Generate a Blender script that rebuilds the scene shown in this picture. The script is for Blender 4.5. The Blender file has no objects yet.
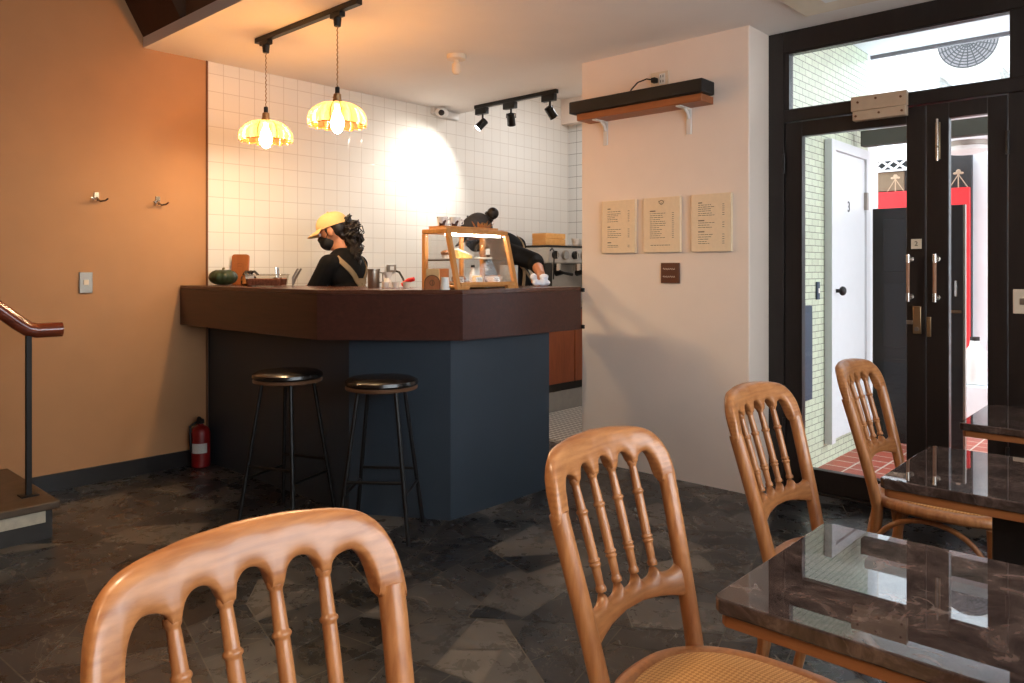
import bpy, bmesh, math, random
from mathutils import Vector, Matrix, Quaternion
from mathutils.bvhtree import BVHTree

random.seed(7)
PI = math.pi
SC = bpy.context.scene
COL = SC.collection

# ------------------------------------------------------------------ camera, world, exposure
cam_d = bpy.data.cameras.new('camera')
cam = bpy.data.objects.new('camera', cam_d)
COL.objects.link(cam)
cam.location = (0, 0, 1.25)
cam.rotation_euler = (PI / 2, 0, math.radians(42.5))
cam_d.sensor_width = 36.0
cam_d.lens = 760 / 1024 * 36
cam_d.shift_y = -(341.5 - 269) / 1024
cam_d.clip_start = 0.02
SC.camera = cam

SC.view_settings.view_transform = 'Standard'
SC.view_settings.look = 'None'
SC.view_settings.gamma = 1.0
SC.view_settings.use_curve_mapping = False
SC.view_settings.exposure = 0.24
SC.cycles.use_denoising = True
SC.cycles.max_bounces = 10
SC.cycles.transparent_max_bounces = 16
SC.cycles.sample_clamp_indirect = 6.0

SKY = 4.6
world = bpy.data.worlds.new('overcast_sky')
SC.world = world
world.use_nodes = True
bg = world.node_tree.nodes['Background']
bg.inputs[0].default_value = (0.86, 0.93, 1.0, 1)
bg.inputs[1].default_value = SKY


def lamp(name, kind, loc, energy, color, target=None, **kw):
    d = bpy.data.lights.new(name, kind)
    d.energy = energy
    d.color = color
    for k, v in kw.items():
        setattr(d, k, v)
    o = bpy.data.objects.new(name, d)
    COL.objects.link(o)
    o.location = loc
    if target is not None:
        o.rotation_euler = (Vector(target) - Vector(loc)).to_track_quat('-Z', 'Y').to_euler()
    return o


# daylight entering by the side window right of the tables (the opening is built below)
lamp('window_daylight', 'AREA', (1.34, 1.45, 1.60), 42, (0.90, 0.95, 1.0), target=(-2.0, 1.6, 1.0),
     shape='RECTANGLE', size=3.4, size_y=1.3)
# added warm fill lights near the camera, out of view and without fixtures
for _p, _e in (((-0.6, -0.9, 2.56), 12), ((-1.5, 0.2, 2.56), 12)):
    lamp('warm_fill_light', 'AREA', _p, _e, (1.0, 0.74, 0.48), target=(_p[0], _p[1], 0),
         shape='DISK', size=0.16, spread=math.radians(118))

lamp('kitchen_fill_light', 'AREA', (-3.75, 5.2, 2.93), 14, (0.94, 0.97, 1.0), target=(-3.9, 5.2, 0), shape='DISK', size=0.3)  # fill light added to brighten the kitchen, no fixture there

# ------------------------------------------------------------------ helpers
WL = {}


class MB:
    """collects geometry and links it as ONE mesh object"""

    def __init__(self):
        self.v, self.f, self.M = [], [], None
        self.t = []          # per face tone
        self.tone = 0.0

    def add(self, vs, fs):
        n = len(self.v)
        for p in vs:
            p = Vector(p)
            self.v.append(self.M @ p if self.M is not None else p)
        for q in fs:
            self.f.append([i + n for i in q])
            self.t.append(self.tone)
        return self

    def box(self, x0, x1, y0, y1, z0, z1):
        if x0 > x1: x0, x1 = x1, x0
        if y0 > y1: y0, y1 = y1, y0
        if z0 > z1: z0, z1 = z1, z0
        vs = [(x0, y0, z0), (x1, y0, z0), (x1, y1, z0), (x0, y1, z0), (x0, y0, z1), (x1, y0, z1), (x1, y1, z1), (x0, y1, z1)]
        return self.add(vs, [(0, 3, 2, 1), (4, 5, 6, 7), (0, 1, 5, 4), (1, 2, 6, 5), (2, 3, 7, 6), (3, 0, 4, 7)])

    def hexa(self, a, b):
        """eight corners: quad a (bottom) and quad b (top), counter-clockwise from above"""
        return self.add(list(a) + list(b), [(0, 3, 2, 1), (4, 5, 6, 7), (0, 1, 5, 4), (1, 2, 6, 5), (2, 3, 7, 6), (3, 0, 4, 7)])

    def prism(self, poly, z0, z1):
        n = len(poly)
        vs = [(x, y, z0) for x, y in poly] + [(x, y, z1) for x, y in poly]
        fs = [tuple(range(n))[::-1], tuple(range(n, 2 * n))]
        fs += [(i, (i + 1) % n, n + (i + 1) % n, n + i) for i in range(n)]
        return self.add(vs, fs)

    def rings(self, rs, cap0=True, cap1=True, closed=False):
        n = len(rs[0])
        vs = [p for r in rs for p in r]
        fs = []
        m = len(rs)
        for i in range(m if closed else m - 1):
            j = (i + 1) % m
            for k in range(n):
                fs.append((i * n + k, i * n + (k + 1) % n, j * n + (k + 1) % n, j * n + k))
        if not closed:
            if cap0: fs.append(tuple(range(n))[::-1])
            if cap1: fs.append(tuple(range((m - 1) * n, m * n)))
        return self.add(vs, fs)

    def tube(self, pts, rad, n=10, closed=False, flat=1.0, up=None):
        pts = [Vector(p) for p in pts]
        m = len(pts)
        if not hasattr(rad, '__len__'): rad = [rad] * m
        rs = []
        ref = Vector(up) if up else None
        prev = None
        for i, p in enumerate(pts):
            if closed:
                t = (pts[(i + 1) % m] - pts[i - 1])
            else:
                t = pts[min(i + 1, m - 1)] - pts[max(i - 1, 0)]
            if t.length < 1e-9: t = Vector((0, 0, 1))
            t.normalize()
            if prev is None:
                a = ref if ref else (Vector((0, 0, 1)) if abs(t.z) < 0.9 else Vector((1, 0, 0)))
                prev = (a - t * a.dot(t)).normalized()
            else:
                a = ref if ref else prev
                q = a - t * a.dot(t)
                if q.length > 1e-6: prev = q.normalized()
            b = t.cross(prev)
            rs.append([p + (prev * math.cos(2 * PI * k / n) * flat + b * math.sin(2 * PI * k / n)) * rad[i] for k in range(n)])
        return self.rings(rs, closed=closed)

    def cyl(self, p0, p1, r0, r1=None, n=16):
        return self.tube([p0, p1], [r0, r0 if r1 is None else r1], n)

    def lathe(self, prof, c=(0, 0, 0), n=24, cap0=True, cap1=True):
        c = Vector(c)
        rs = [[c + Vector((r * math.cos(2 * PI * k / n), r * math.sin(2 * PI * k / n), z)) for k in range(n)] for r, z in prof]
        return self.rings(rs, cap0, cap1)

    def ell(self, c, r, n=16, m=10, R=None):
        c = Vector(c)
        r = (r, r, r) if not hasattr(r, '__len__') else r
        vs, fs = [], []
        for i in range(1, m):
            a = PI * i / m
            for k in range(n):
                b = 2 * PI * k / n
                p = Vector((r[0] * math.sin(a) * math.cos(b), r[1] * math.sin(a) * math.sin(b), r[2] * math.cos(a)))
                vs.append(c + (R @ p if R is not None else p))
        T = Vector((0, 0, r[2])); B = Vector((0, 0, -r[2]))
        vs.append(c + (R @ T if R is not None else T)); vs.append(c + (R @ B if R is not None else B))
        it, ib = len(vs) - 2, len(vs) - 1
        for i in range(m - 2):
            for k in range(n):
                fs.append((i * n + k, (i + 1) * n + k, (i + 1) * n + (k + 1) % n, i * n + (k + 1) % n))
        for k in range(n):
            fs.append((it, k, (k + 1) % n))
            fs.append((ib, (m - 2) * n + (k + 1) % n, (m - 2) * n + k))
        return self.add(vs, fs)

    def build(self, name, mat, parent=None, origin=None, smooth=35, bevel=0, seg=2, subsurf=0, remesh=0, sm=0):
        base = Vector((0, 0, 0))
        if parent is not None: base = WL[parent.name]
        if origin is not None and parent is None: base = Vector(origin)
        me = bpy.data.meshes.new(name)
        me.from_pydata([tuple(p - base) for p in self.v], [], self.f)
        if any(self.t):
            at = me.attributes.new('tone', 'FLOAT', 'FACE')
            at.data.foreach_set('value', self.t)
        bm = bmesh.new(); bm.from_mesh(me)
        bmesh.ops.recalc_face_normals(bm, faces=bm.faces)
        bm.to_mesh(me); bm.free()
        me.materials.append(mat)
        if smooth:
            me.shade_smooth()
            me.set_sharp_from_angle(angle=math.radians(smooth))
        o = bpy.data.objects.new(name, me)
        COL.objects.link(o)
        if parent is not None:
            o.parent = parent
        else:
            o.location = base
        WL[o.name] = base
        if bevel:
            b = o.modifiers.new('bevel', 'BEVEL'); b.width = bevel; b.segments = seg
            b.limit_method = 'ANGLE'; b.angle_limit = math.radians(40)
            b.harden_normals = False
        if remesh:
            r = o.modifiers.new('remesh', 'REMESH'); r.mode = 'VOXEL'; r.voxel_size = remesh; r.use_smooth_shade = True
            if sm:
                s = o.modifiers.new('smooth', 'SMOOTH'); s.iterations = sm; s.factor = 0.5
        if subsurf:
            s = o.modifiers.new('subdivision', 'SUBSURF'); s.levels = subsurf; s.render_levels = subsurf
        return o


def tag(o, label=None, cat=None, group=None, kind=None):
    if label: o['label'] = label
    if cat: o['category'] = cat
    if group: o['group'] = group
    if kind: o['kind'] = kind
    return o


def thing(name, loc, label, cat, group=None, kind=None):
    o = bpy.data.objects.new(name, None)
    o.empty_display_size = 0.05
    COL.objects.link(o)
    o.location = loc
    WL[o.name] = Vector(loc)
    return tag(o, label, cat, group, kind)


def struct(o, label=None):
    o['kind'] = 'structure'
    if label: o['label'] = label
    return o


def copy_tree(o, parent=None):
    c = o.copy()
    COL.objects.link(c)
    if parent is not None: c.parent = parent
    for ch in list(o.children): copy_tree(ch, c)
    return c


def settle(o):
    """bake the modifiers of o into its mesh; returns a BVH tree in world space"""
    bpy.context.view_layer.update()
    dg = bpy.context.evaluated_depsgraph_get()
    me = bpy.data.meshes.new_from_object(o.evaluated_get(dg))
    o.modifiers.clear()
    o.data = me
    base = WL[o.name]
    return BVHTree.FromPolygons([v.co + base for v in me.vertices], [tuple(p.vertices) for p in me.polygons])


# ------------------------------------------------------------------ materials
def S(c):
    """sRGB 0-255 to linear"""
    out = []
    for v in c:
        v = v / 255
        out.append(v / 12.92 if v <= 0.04045 else ((v + 0.055) / 1.055) ** 2.4)
    return tuple(out) + (1.0,)


class N:
    def __init__(self, name):
        self.m = bpy.data.materials.new(name)
        self.m.use_nodes = True
        self.t = self.m.node_tree
        self.b = self.t.nodes['Principled BSDF']
        self.out = self.t.nodes['Material Output']

    def n(self, kind, **kw):
        x = self.t.nodes.new(kind)
        for k, v in kw.items():
            if k.startswith('i_'):
                x.inputs[k[2:].replace('_', ' ')].default_value = v
            else:
                setattr(x, k, v)
        return x

    def l(self, a, b):
        self.t.links.new(a, b)

    def coord(self, scale=(1, 1, 1), rot=(0, 0, 0), kind='Object'):
        tc = self.n('ShaderNodeTexCoord')
        mp = self.n('ShaderNodeMapping')
        mp.inputs['Scale'].default_value = scale
        mp.inputs['Rotation'].default_value = rot
        self.l(tc.outputs[kind], mp.inputs['Vector'])
        return mp.outputs['Vector']

    def noise(self, vec, scale=5, detail=4, rough=0.5, dist=0.0):
        x = self.n('ShaderNodeTexNoise')
        x.inputs['Scale'].default_value = scale
        x.inputs['Detail'].default_value = detail
        x.inputs['Roughness'].default_value = rough
        x.inputs['Distortion'].default_value = dist
        if vec is not None: self.l(vec, x.inputs['Vector'])
        return x.outputs['Fac']

    def ramp(self, fac, stops):
        r = self.n('ShaderNodeValToRGB')
        e = r.color_ramp.elements
        while len(e) < len(stops): e.new(0.5)
        for i, (p, c) in enumerate(stops):
            e[i].position = p; e[i].color = c
        self.l(fac, r.inputs['Fac'])
        return r.outputs['Color']

    def mix(self, fac, a, b, blend='MIX'):
        x = self.n('ShaderNodeMix', data_type='RGBA', blend_type=blend)
        for sock, v in ((x.inputs[0], fac), (x.inputs[6], a), (x.inputs[7], b)):
            if hasattr(v, 'is_linked'): self.l(v, sock)
            else: sock.default_value = v
        return x.outputs[2]

    def math(self, op, a, b=0.0):
        x = self.n('ShaderNodeMath', operation=op)
        for sock, v in ((x.inputs[0], a), (x.inputs[1], b)):
            if hasattr(v, 'is_linked'): self.l(v, sock)
            else: sock.default_value = v
        return x.outputs[0]

    def bump(self, h, strength=0.2, dist=0.01):
        x = self.n('ShaderNodeBump')
        x.inputs['Strength'].default_value = strength
        x.inputs['Distance'].default_value = dist
        self.l(h, x.inputs['Height'])
        self.l(x.outputs['Normal'], self.b.inputs['Normal'])

    def set(self, **kw):
        for k, v in kw.items():
            s = self.b.inputs[k.replace('_', ' ')]
            if hasattr(v, 'is_linked'): self.l(v, s)
            else: s.default_value = v
        return self.m


def plain(name, c, rough=0.5, metal=0.0, var=0.06, scale=18, bump=0.0, **kw):
    k = N(name)
    v = k.coord()
    f = k.noise(v, scale, 3)
    c = S(c)
    lo = tuple(x * (1 - var) for x in c[:3]) + (1,)
    hi = tuple(min(1, x * (1 + var)) for x in c[:3]) + (1,)
    k.set(Base_Color=k.ramp(f, [(0.3, lo), (0.7, hi)]), Roughness=rough, Metallic=metal, **kw)
    if rough > .82: k.b.inputs['Specular IOR Level'].default_value = 0.15
    if bump: k.bump(k.noise(v, scale * 4, 3), bump, 0.004)
    return k.m


def emit(name, c, strength):
    k = N(name)
    k.set(Base_Color=(0.8, 0.8, 0.8, 1), Emission_Color=c, Emission_Strength=strength)
    return k.m


def wood(name, c0, c1, scale=1.0, axis='Z', rough=0.35, stretch=9.0, coat=0.0):
    k = N(name)
    st = {'X': (1, stretch, stretch), 'Y': (stretch, 1, stretch), 'Z': (stretch, stretch, 1)}[axis]
    v = k.coord(tuple(s * scale for s in st))
    f = k.noise(v, 2.2, 6, 0.6, 1.3)
    f2 = k.noise(v, 14, 3, 0.6)
    mixf = k.math('ADD', k.math('MULTIPLY', f, 0.75), k.math('MULTIPLY', f2, 0.25))
    k.set(Base_Color=k.ramp(mixf, [(0.33, S(c0)), (0.66, S(c1))]), Roughness=rough, Coat_Weight=coat)
    k.bump(mixf, 0.08, 0.003)
    return k.m


def oak(name, axis):
    k = N(name)
    st = {'Y': (34, 3.0, 34), 'Z': (34, 34, 3.0)}[axis]
    st2 = {'Y': (7, 1.2, 7), 'Z': (7, 7, 0.9)}[axis]
    fine = k.noise(k.coord(st), 3.2, 4, 0.6, 0.4)
    broad = k.noise(k.coord(st2), 2.6, 4, 0.55, 1.6)
    w = k.n('ShaderNodeTexWave', wave_type='BANDS', bands_direction='Z' if axis == 'Y' else 'X')
    w.inputs['Scale'].default_value = 26 if axis == 'Y' else 12
    w.inputs['Distortion'].default_value = 5
    w.inputs['Detail'].default_value = 2
    w.inputs['Detail Scale'].default_value = 0.6
    k.l(k.coord((1, 0.35, 1) if axis == 'Y' else (1, 1, 0.15)), w.inputs['Vector'])
    m = k.math('ADD', k.math('MULTIPLY', fine, 0.42), k.math('MULTIPLY', broad, 0.40))
    m = k.math('ADD', m, k.math('MULTIPLY', w.outputs['Fac'], 0.07 if axis == 'Y' else 0.04))
    k.set(Base_Color=k.ramp(m, [(0.30, S((144, 88, 49))), (0.5, S((176, 117, 70))), (0.72, S((196, 138, 87)))]),
          Roughness=0.34, Coat_Weight=0.2, Coat_Roughness=0.2)
    k.bump(fine, 0.04, 0.002)
    return k.m


def glass(name, tint=(1, 1, 1, 1), refl=0.9, rough=0.0):
    k = N(name)
    t = k.n('ShaderNodeBsdfTransparent'); t.inputs[0].default_value = tint
    g = k.n('ShaderNodeBsdfGlossy'); g.inputs['Roughness'].default_value = rough
    fr = k.n('ShaderNodeFresnel'); fr.inputs[0].default_value = 1.45
    f = k.math('MULTIPLY', fr.outputs[0], refl)
    mx = k.n('ShaderNodeMixShader')
    k.l(f, mx.inputs[0]); k.l(t.outputs[0], mx.inputs[1]); k.l(g.outputs[0], mx.inputs[2])
    k.l(mx.outputs[0], k.out.inputs[0])
    return k.m


def tile_wall(name, tile, grout, su, sv, off=(0, 0), axis='YZ', gap=0.012, rough=0.12, var=0.03, stagger=0.0, bump=0.25):
    """square tiles: u,v world axes, tile pitch su x sv"""
    k = N(name)
    tc = k.n('ShaderNodeTexCoord')
    sp = k.n('ShaderNodeSeparateXYZ'); k.l(tc.outputs['Object'], sp.inputs[0])
    cb = k.n('ShaderNodeCombineXYZ')
    u = k.math('ADD', sp.outputs[axis[0]], -off[0]); v = k.math('ADD', sp.outputs[axis[1]], -off[1])
    k.l(u, cb.inputs[0]); k.l(v, cb.inputs[1])
    br = k.n('ShaderNodeTexBrick')
    br.offset = stagger
    br.squash = 1.0
    k.l(cb.outputs[0], br.inputs['Vector'])
    br.inputs['Scale'].default_value = 1.0
    br.inputs['Mortar Size'].default_value = gap / 2
    br.inputs['Mortar Smooth'].default_value = 0.15
    br.inputs['Brick Width'].default_value = su
    br.inputs['Row Height'].default_value = sv
    c = S(tile)
    br.inputs['Color1'].default_value = tuple(x * (1 - var) for x in c[:3]) + (1,)
    br.inputs['Color2'].default_value = c
    br.inputs['Mortar'].default_value = S(grout)
    n = k.noise(tc.outputs['Object'], 3, 2)
    h = k.math('SUBTRACT', k.math('MULTIPLY', n, 0.35), br.outputs['Fac'])
    k.set(Base_Color=br.outputs['Color'], Roughness=rough)
    k.bump(h, bump, 0.004)
    return k.m


def slate():
    k = N('crazy_paving_slate')
    at = k.n('ShaderNodeAttribute', attribute_name='tone', attribute_type='GEOMETRY')
    v = k.coord()
    big = k.noise(v, 3.0, 5, 0.62, 0.9)
    sm_ = k.noise(v, 9, 8, 0.68, 0.5)
    base = k.ramp(at.outputs['Fac'], [(0.0, S((23, 24, 27))), (0.3, S((38, 39, 42))), (0.55, S((58, 58, 59))), (0.8, S((80, 77, 74))), (1.0, S((106, 100, 92)))])
    dark = k.mix(0.75, base, k.ramp(sm_, [(0.32, (0.55, 0.55, 0.55, 1)), (0.66, (1.3, 1.28, 1.26, 1))]), 'MULTIPLY')
    mo = k.n('ShaderNodeTexNoise'); mo.inputs['Scale'].default_value = 3.0; mo.inputs['Detail'].default_value = 6
    mo.inputs['Distortion'].default_value = 1.5
    k.l(v, mo.inputs['Vector'])
    vein = k.math('ABSOLUTE', k.math('SUBTRACT', mo.outputs['Fac'], 0.5))
    vf = k.ramp(vein, [(0.0, (0.6, 0.6, 0.6, 1)), (0.007, (0, 0, 0, 1))])
    vf = k.mix(k.ramp(k.noise(v, 1.7, 2), [(0.44, (1, 1, 1, 1)), (0.54, (0, 0, 0, 1))]), vf, (0, 0, 0, 1))
    col = k.mix(vf, dark, S((150, 142, 132)))
    col = k.mix(k.ramp(big, [(0.5, (0, 0, 0, 1)), (0.8, (0.3, 0.3, 0.3, 1))]), col, S((66, 58, 50)))
    k.set(Base_Color=col, Roughness=k.ramp(sm_, [(0.3, (0.20, 0.20, 0.20, 1)), (0.7, (0.38, 0.38, 0.38, 1))]))
    k.bump(k.math('ADD', sm_, big), 0.12, 0.006)
    return k.m


def marble():
    k = N('brown_marble')
    v = k.coord()
    n1 = k.noise(v, 9, 8, 0.68, 1.8)
    n2 = k.n('ShaderNodeTexNoise'); n2.inputs['Scale'].default_value = 3.2; n2.inputs['Detail'].default_value = 7
    n2.inputs['Distortion'].default_value = 2.2; k.l(v, n2.inputs['Vector'])
    vein = k.math('ABSOLUTE', k.math('SUBTRACT', n2.outputs['Fac'], 0.5))
    base = k.ramp(n1, [(0.34, S((36, 28, 26))), (0.5, S((62, 49, 44))), (0.7, S((98, 80, 72)))])
    vf = k.ramp(vein, [(0.0, (0.32, 0.32, 0.32, 1)), (0.010, (0.0, 0.0, 0.0, 1))])
    n3 = k.noise(v, 2.4, 2)
    vf = k.mix(k.ramp(n3, [(0.48, (1, 1, 1, 1)), (0.62, (0, 0, 0, 1))]), vf, (0, 0, 0, 1))
    k.set(Base_Color=k.mix(vf, base, S((170, 156, 146))), Roughness=0.012, Specular_IOR_Level=0.5)
    return k.m


def cane():
    k = N('woven_cane')
    v = k.coord((1, 1, 1))
    a = k.n('ShaderNodeTexChecker'); a.inputs['Scale'].default_value = 150
    k.l(k.coord((1, 1, 0.001), (0, 0, 0.785)), a.inputs['Vector'])
    f = k.noise(v, 60, 3)
    col = k.mix(a.outputs['Fac'], S((222, 170, 104)), S((184, 126, 66)))
    k.set(Base_Color=k.mix(k.math('MULTIPLY', f, 0.3), col, S((160, 104, 52))), Roughness=0.55)
    k.bump(a.outputs['Fac'], 0.4, 0.003)
    return k.m


def mosaic():
    k = N('white_mosaic_floor')
    vo = k.n('ShaderNodeTexVoronoi', feature='DISTANCE_TO_EDGE'); vo.inputs['Scale'].default_value = 20
    vo.inputs['Randomness'].default_value = 0.0
    k.l(k.coord(), vo.inputs['Vector'])
    k.set(Base_Color=k.ramp(vo.outputs['Distance'], [(0.10, S((92, 88, 84))), (0.2, S((206, 203, 196)))]), Roughness=0.3)
    return k.m


M = {
    'orange_wall': plain('tan_plaster', (182, 134, 92), 0.75, var=0.03, scale=6, bump=0.02),
    'white_wall': plain('white_plaster', (243, 225, 210), 0.7, var=0.015, scale=5, bump=0.02),
    'ceiling': plain('ceiling_paint', (240, 233, 227), 0.8, var=0.012, scale=4),
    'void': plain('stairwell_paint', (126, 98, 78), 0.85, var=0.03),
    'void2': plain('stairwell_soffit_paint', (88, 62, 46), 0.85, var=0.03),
    'tile': tile_wall('white_square_tiles_lit', (232, 228, 220), (206, 198, 188), 0.1107, 0.1147, off=(2.30, 0.0), axis='YZ', gap=0.0045),  # grout colour lightened, as warm light washes the joints out
    'tile_x': tile_wall('white_square_tiles_shaded', (222, 222, 218), (120, 116, 112), 0.1107, 0.1147, off=(-4.795, 0.0), axis='XZ', gap=0.004),  # same tiles as the left wall, shade put into tile and grout colour
    'slate': slate(),
    'grout': plain('floor_grout', (118, 112, 105), 0.8, var=0.2, scale=30),
    'mosaic': mosaic(),
    'base_dark': plain('dark_skirting', (38, 36, 36), 0.3, var=0.15, scale=12),
    'blackwood': wood('dark_brown_door_paint', (26, 20, 18), (38, 30, 27), 1.0, 'Z', 0.38, 6),
    'lip': wood('walnut_laminate', (56, 27, 20), (76, 39, 30), 1.2, 'X', 0.36, 14),
    'topwood': wood('walnut_counter_top', (78, 44, 32), (98, 60, 46), 1.0, 'X', 0.25, 10),
    'bluegrey': plain('slate_blue_panel', (46, 57, 68), 0.55, var=0.03, scale=8),
    'oak': oak('chair_wood', 'Z'),
    'oakrail': oak('chair_wood_rail', 'Y'),
    'cane': cane(),
    'marble': marble(),
    'tablewood': wood('table_edge_wood', (128, 74, 38), (160, 98, 54), 1.0, 'X', 0.4, 12),
    'casewood': wood('display_case_wood', (190, 124, 60), (214, 150, 82), 2.0, 'Z', 0.4, 6),
    'shelfwood': wood('shelf_wood', (140, 78, 42), (168, 100, 58), 1.0, 'X', 0.45, 9),
    'cabwood': wood('cabinet_wood', (128, 64, 32), (154, 82, 44), 1.0, 'Z', 0.4, 8),
    'railwood': wood('handrail_wood', (96, 40, 22), (132, 60, 34), 1.0, 'Y', 0.18, 9, coat=0.6),
    'boardwood': wood('cutting_board_wood', (150, 84, 44), (178, 108, 60), 1.0, 'Z', 0.45, 6),
    'black': plain('black_metal', (20, 20, 21), 0.4, metal=0.3),
    'blackmatt': plain('matt_black', (17, 16, 16), 0.6),
    'leather': plain('black_leather', (24, 20, 18), 0.22, var=0.1, scale=60, bump=0.05),
    'seatedge': plain('brown_seat_edge', (92, 62, 40), 0.45),
    'chrome': plain('chrome', (214, 208, 200), 0.16, metal=1.0, var=0.02),
    'steel': plain('brushed_steel', (160, 152, 142), 0.36, metal=0.85, var=0.05),
    'machine': plain('brushed_machine_panel', (190, 188, 184), 0.38, metal=0.35, var=0.03),
    'brass': plain('brass', (172, 146, 112), 0.34, metal=0.9, var=0.05),
    'rosewood': plain('tan_handle_grip', (170, 124, 94), 0.4),
    'beigemetal': plain('beige_painted_metal', (190, 164, 138), 0.45),
    'whiteplastic': plain('white_plastic', (228, 226, 222), 0.4, var=0.02),
    'cream': plain('cream_plastic', (226, 208, 184), 0.45, var=0.02),
    'canvas': plain('cream_menu_board', (240, 216, 182), 0.8, var=0.03, scale=60),
    'ink': plain('brown_ink', (84, 62, 44), 0.8),
    'plaque': plain('brown_plaque', (92, 46, 26), 0.5),
    'whiteink': plain('white_ink', (222, 200, 184), 0.7),
    'red': plain('red_paint', (126, 18, 18), 0.35),
    'redsign': plain('red_gate_paint', (226, 40, 48), 0.5),
    'label': plain('printed_label', (196, 192, 186), 0.6, var=0.08, scale=120),
    'cord': plain('twisted_cord', (150, 116, 80), 0.8, var=0.4, scale=200),
    'pane': glass('clear_pane', (0.97, 0.985, 0.98, 1)),
    'caseglass': glass('display_glass', (0.985, 0.99, 0.985, 1), 0.4),
    'skin': plain('skin', (196, 134, 100), 0.5, var=0.05, Subsurface_Weight=0.0),
    'hair': plain('dark_hair', (26, 16, 12), 0.5, var=0.3, scale=80),
    'tshirt': plain('black_cotton', (20, 19, 20), 0.85, var=0.1, scale=40),
    'trousers': plain('charcoal_trousers', (44, 44, 48), 0.85),
    'apron': plain('taupe_apron', (142, 122, 96), 0.85),
    'greyapron': plain('grey_apron', (96, 98, 100), 0.85),
    'yellowcap': plain('yellow_cap_cotton', (222, 184, 130), 0.85, var=0.04, scale=60),
    'greycap': plain('charcoal_cap_cotton', (62, 62, 66), 0.85, var=0.1, scale=60),
    'mask': plain('black_mask', (18, 17, 18), 0.8),
    'shoe': plain('black_shoe', (22, 22, 22), 0.6),
    'eye': plain('eye_white', (225, 220, 215), 0.2),
    'pumpkin': plain('green_pumpkin_skin', (44, 58, 34), 0.45, var=0.35, scale=30, bump=0.15),
    'stem': plain('dry_stem', (120, 104, 66), 0.8),
    'darkcloth': plain('dark_ribbon', (30, 22, 20), 0.7),
    'tancloth': plain('tan_ribbon', (176, 118, 62), 0.7, var=0.3, scale=40),
    'clearplastic': glass('clear_plastic_box', (0.93, 0.9, 0.86, 1), 1.2, 0.05),
    'granola': plain('brown_granola', (172, 112, 86), 0.8, var=0.45, scale=110, bump=0.4),
    'kraft': plain('kraft_paper', (206, 164, 112), 0.75, var=0.05, scale=60),
    'kraftdark': plain('brown_print', (112, 70, 40), 0.7),
    'paper': plain('white_paper', (236, 232, 224), 0.7, var=0.02),
    'cowcup': plain('white_ceramic', (232, 226, 218), 0.2, var=0.02),
    'crate': wood('pale_crate_wood', (216, 152, 76), (236, 178, 104), 1.0, 'X', 0.5, 6),
    'cake': plain('yellow_cake', (226, 184, 104), 0.7, var=0.12, scale=60),
    'brownbread': plain('brown_crust', (128, 80, 44), 0.6, var=0.3, scale=60),
    'greybox': plain('grey_plastic', (152, 152, 150), 0.5),
    'towel': plain('white_towel', (226, 228, 238), 0.9, var=0.03),
    'driedleaf': plain('dried_leaves', (168, 116, 66), 0.8, var=0.4, scale=50),
    'redplug': plain('red_plastic', (206, 34, 38), 0.35),
    'led': emit('led_strip_light', (1, 0.92, 0.78, 1), 45),
    'bulb': emit('warm_bulb_glow', (1.0, 0.70, 0.38, 1), 340),
    'spotlens': emit('spot_lens_glow', (1.0, 0.95, 0.86, 1), 30),
    'panel': emit('ceiling_panel_glow', (1.0, 0.86, 0.68, 1), 0.25),
    'greentile': tile_wall('pale_green_wall_tiles', (206, 214, 188), (110, 116, 100), 0.10, 0.041, off=(4.3, 0.0), axis='YZ', gap=0.005, rough=0.4, var=0.12, stagger=0.5),
    'alley_white': plain('white_render_wall', (236, 240, 244), 0.8, var=0.02),
    'alley_dark': plain('dark_grey_wall', (58, 60, 62), 0.8, var=0.1),
    'alley_brown': plain('brown_board_wall', (122, 104, 84), 0.8, var=0.1),
    'beam': plain('olive_painted_beam', (78, 78, 70), 0.7, var=0.08),
    'gate': plain('black_gate_paint', (27, 29, 33), 0.35, var=0.08),
    'doorwhite': plain('white_door_paint', (222, 224, 226), 0.35, var=0.02),
    'redtile': tile_wall('red_quarry_tiles', (176, 84, 62), (206, 190, 176), 0.15, 0.15, off=(-1.8, 4.3), axis='XY', gap=0.012, rough=0.5, var=0.2),
    'fangrille': plain('grey_fan_grille', (118, 114, 118), 0.6),
    'bluebox': plain('blue_grey_cabinet', (52, 66, 84), 0.45),
    'stepdark': plain('dark_stone_step', (46, 42, 38), 0.45, var=0.25, scale=14),
    'stepbrown': plain('brown_stone_tread', (84, 68, 52), 0.5, var=0.25, scale=14),
    'stepwhite': plain('white_stone_band', (196, 184, 162), 0.6, var=0.12, scale=30),
}
def amber_glass():
    k = N('amber_pressed_glass')
    t = k.n('ShaderNodeBsdfTransparent'); t.inputs[0].default_value = (1.0, 0.80, 0.54, 1)
    d = k.n('ShaderNodeBsdfTranslucent'); d.inputs[0].default_value = (0.95, 0.66, 0.36, 1)
    g = k.n('ShaderNodeBsdfGlossy'); g.inputs['Roughness'].default_value = 0.08
    m1 = k.n('ShaderNodeMixShader'); m1.inputs[0].default_value = 0.13
    k.l(t.outputs[0], m1.inputs[1]); k.l(d.outputs[0], m1.inputs[2])
    m2 = k.n('ShaderNodeMixShader')
    lw = k.n('ShaderNodeLayerWeight'); lw.inputs[0].default_value = 0.35
    k.l(k.math('MULTIPLY', lw.outputs['Fresnel'], 0.7), m2.inputs[0])
    k.l(m1.outputs[0], m2.inputs[1]); k.l(g.outputs[0], m2.inputs[2])
    k.l(m2.outputs[0], k.out.inputs[0])
    return k.m
M['amber'] = amber_glass()
M['amberdark'] = plain('dark_amber_rim', (150, 84, 34), 0.15)


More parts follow.
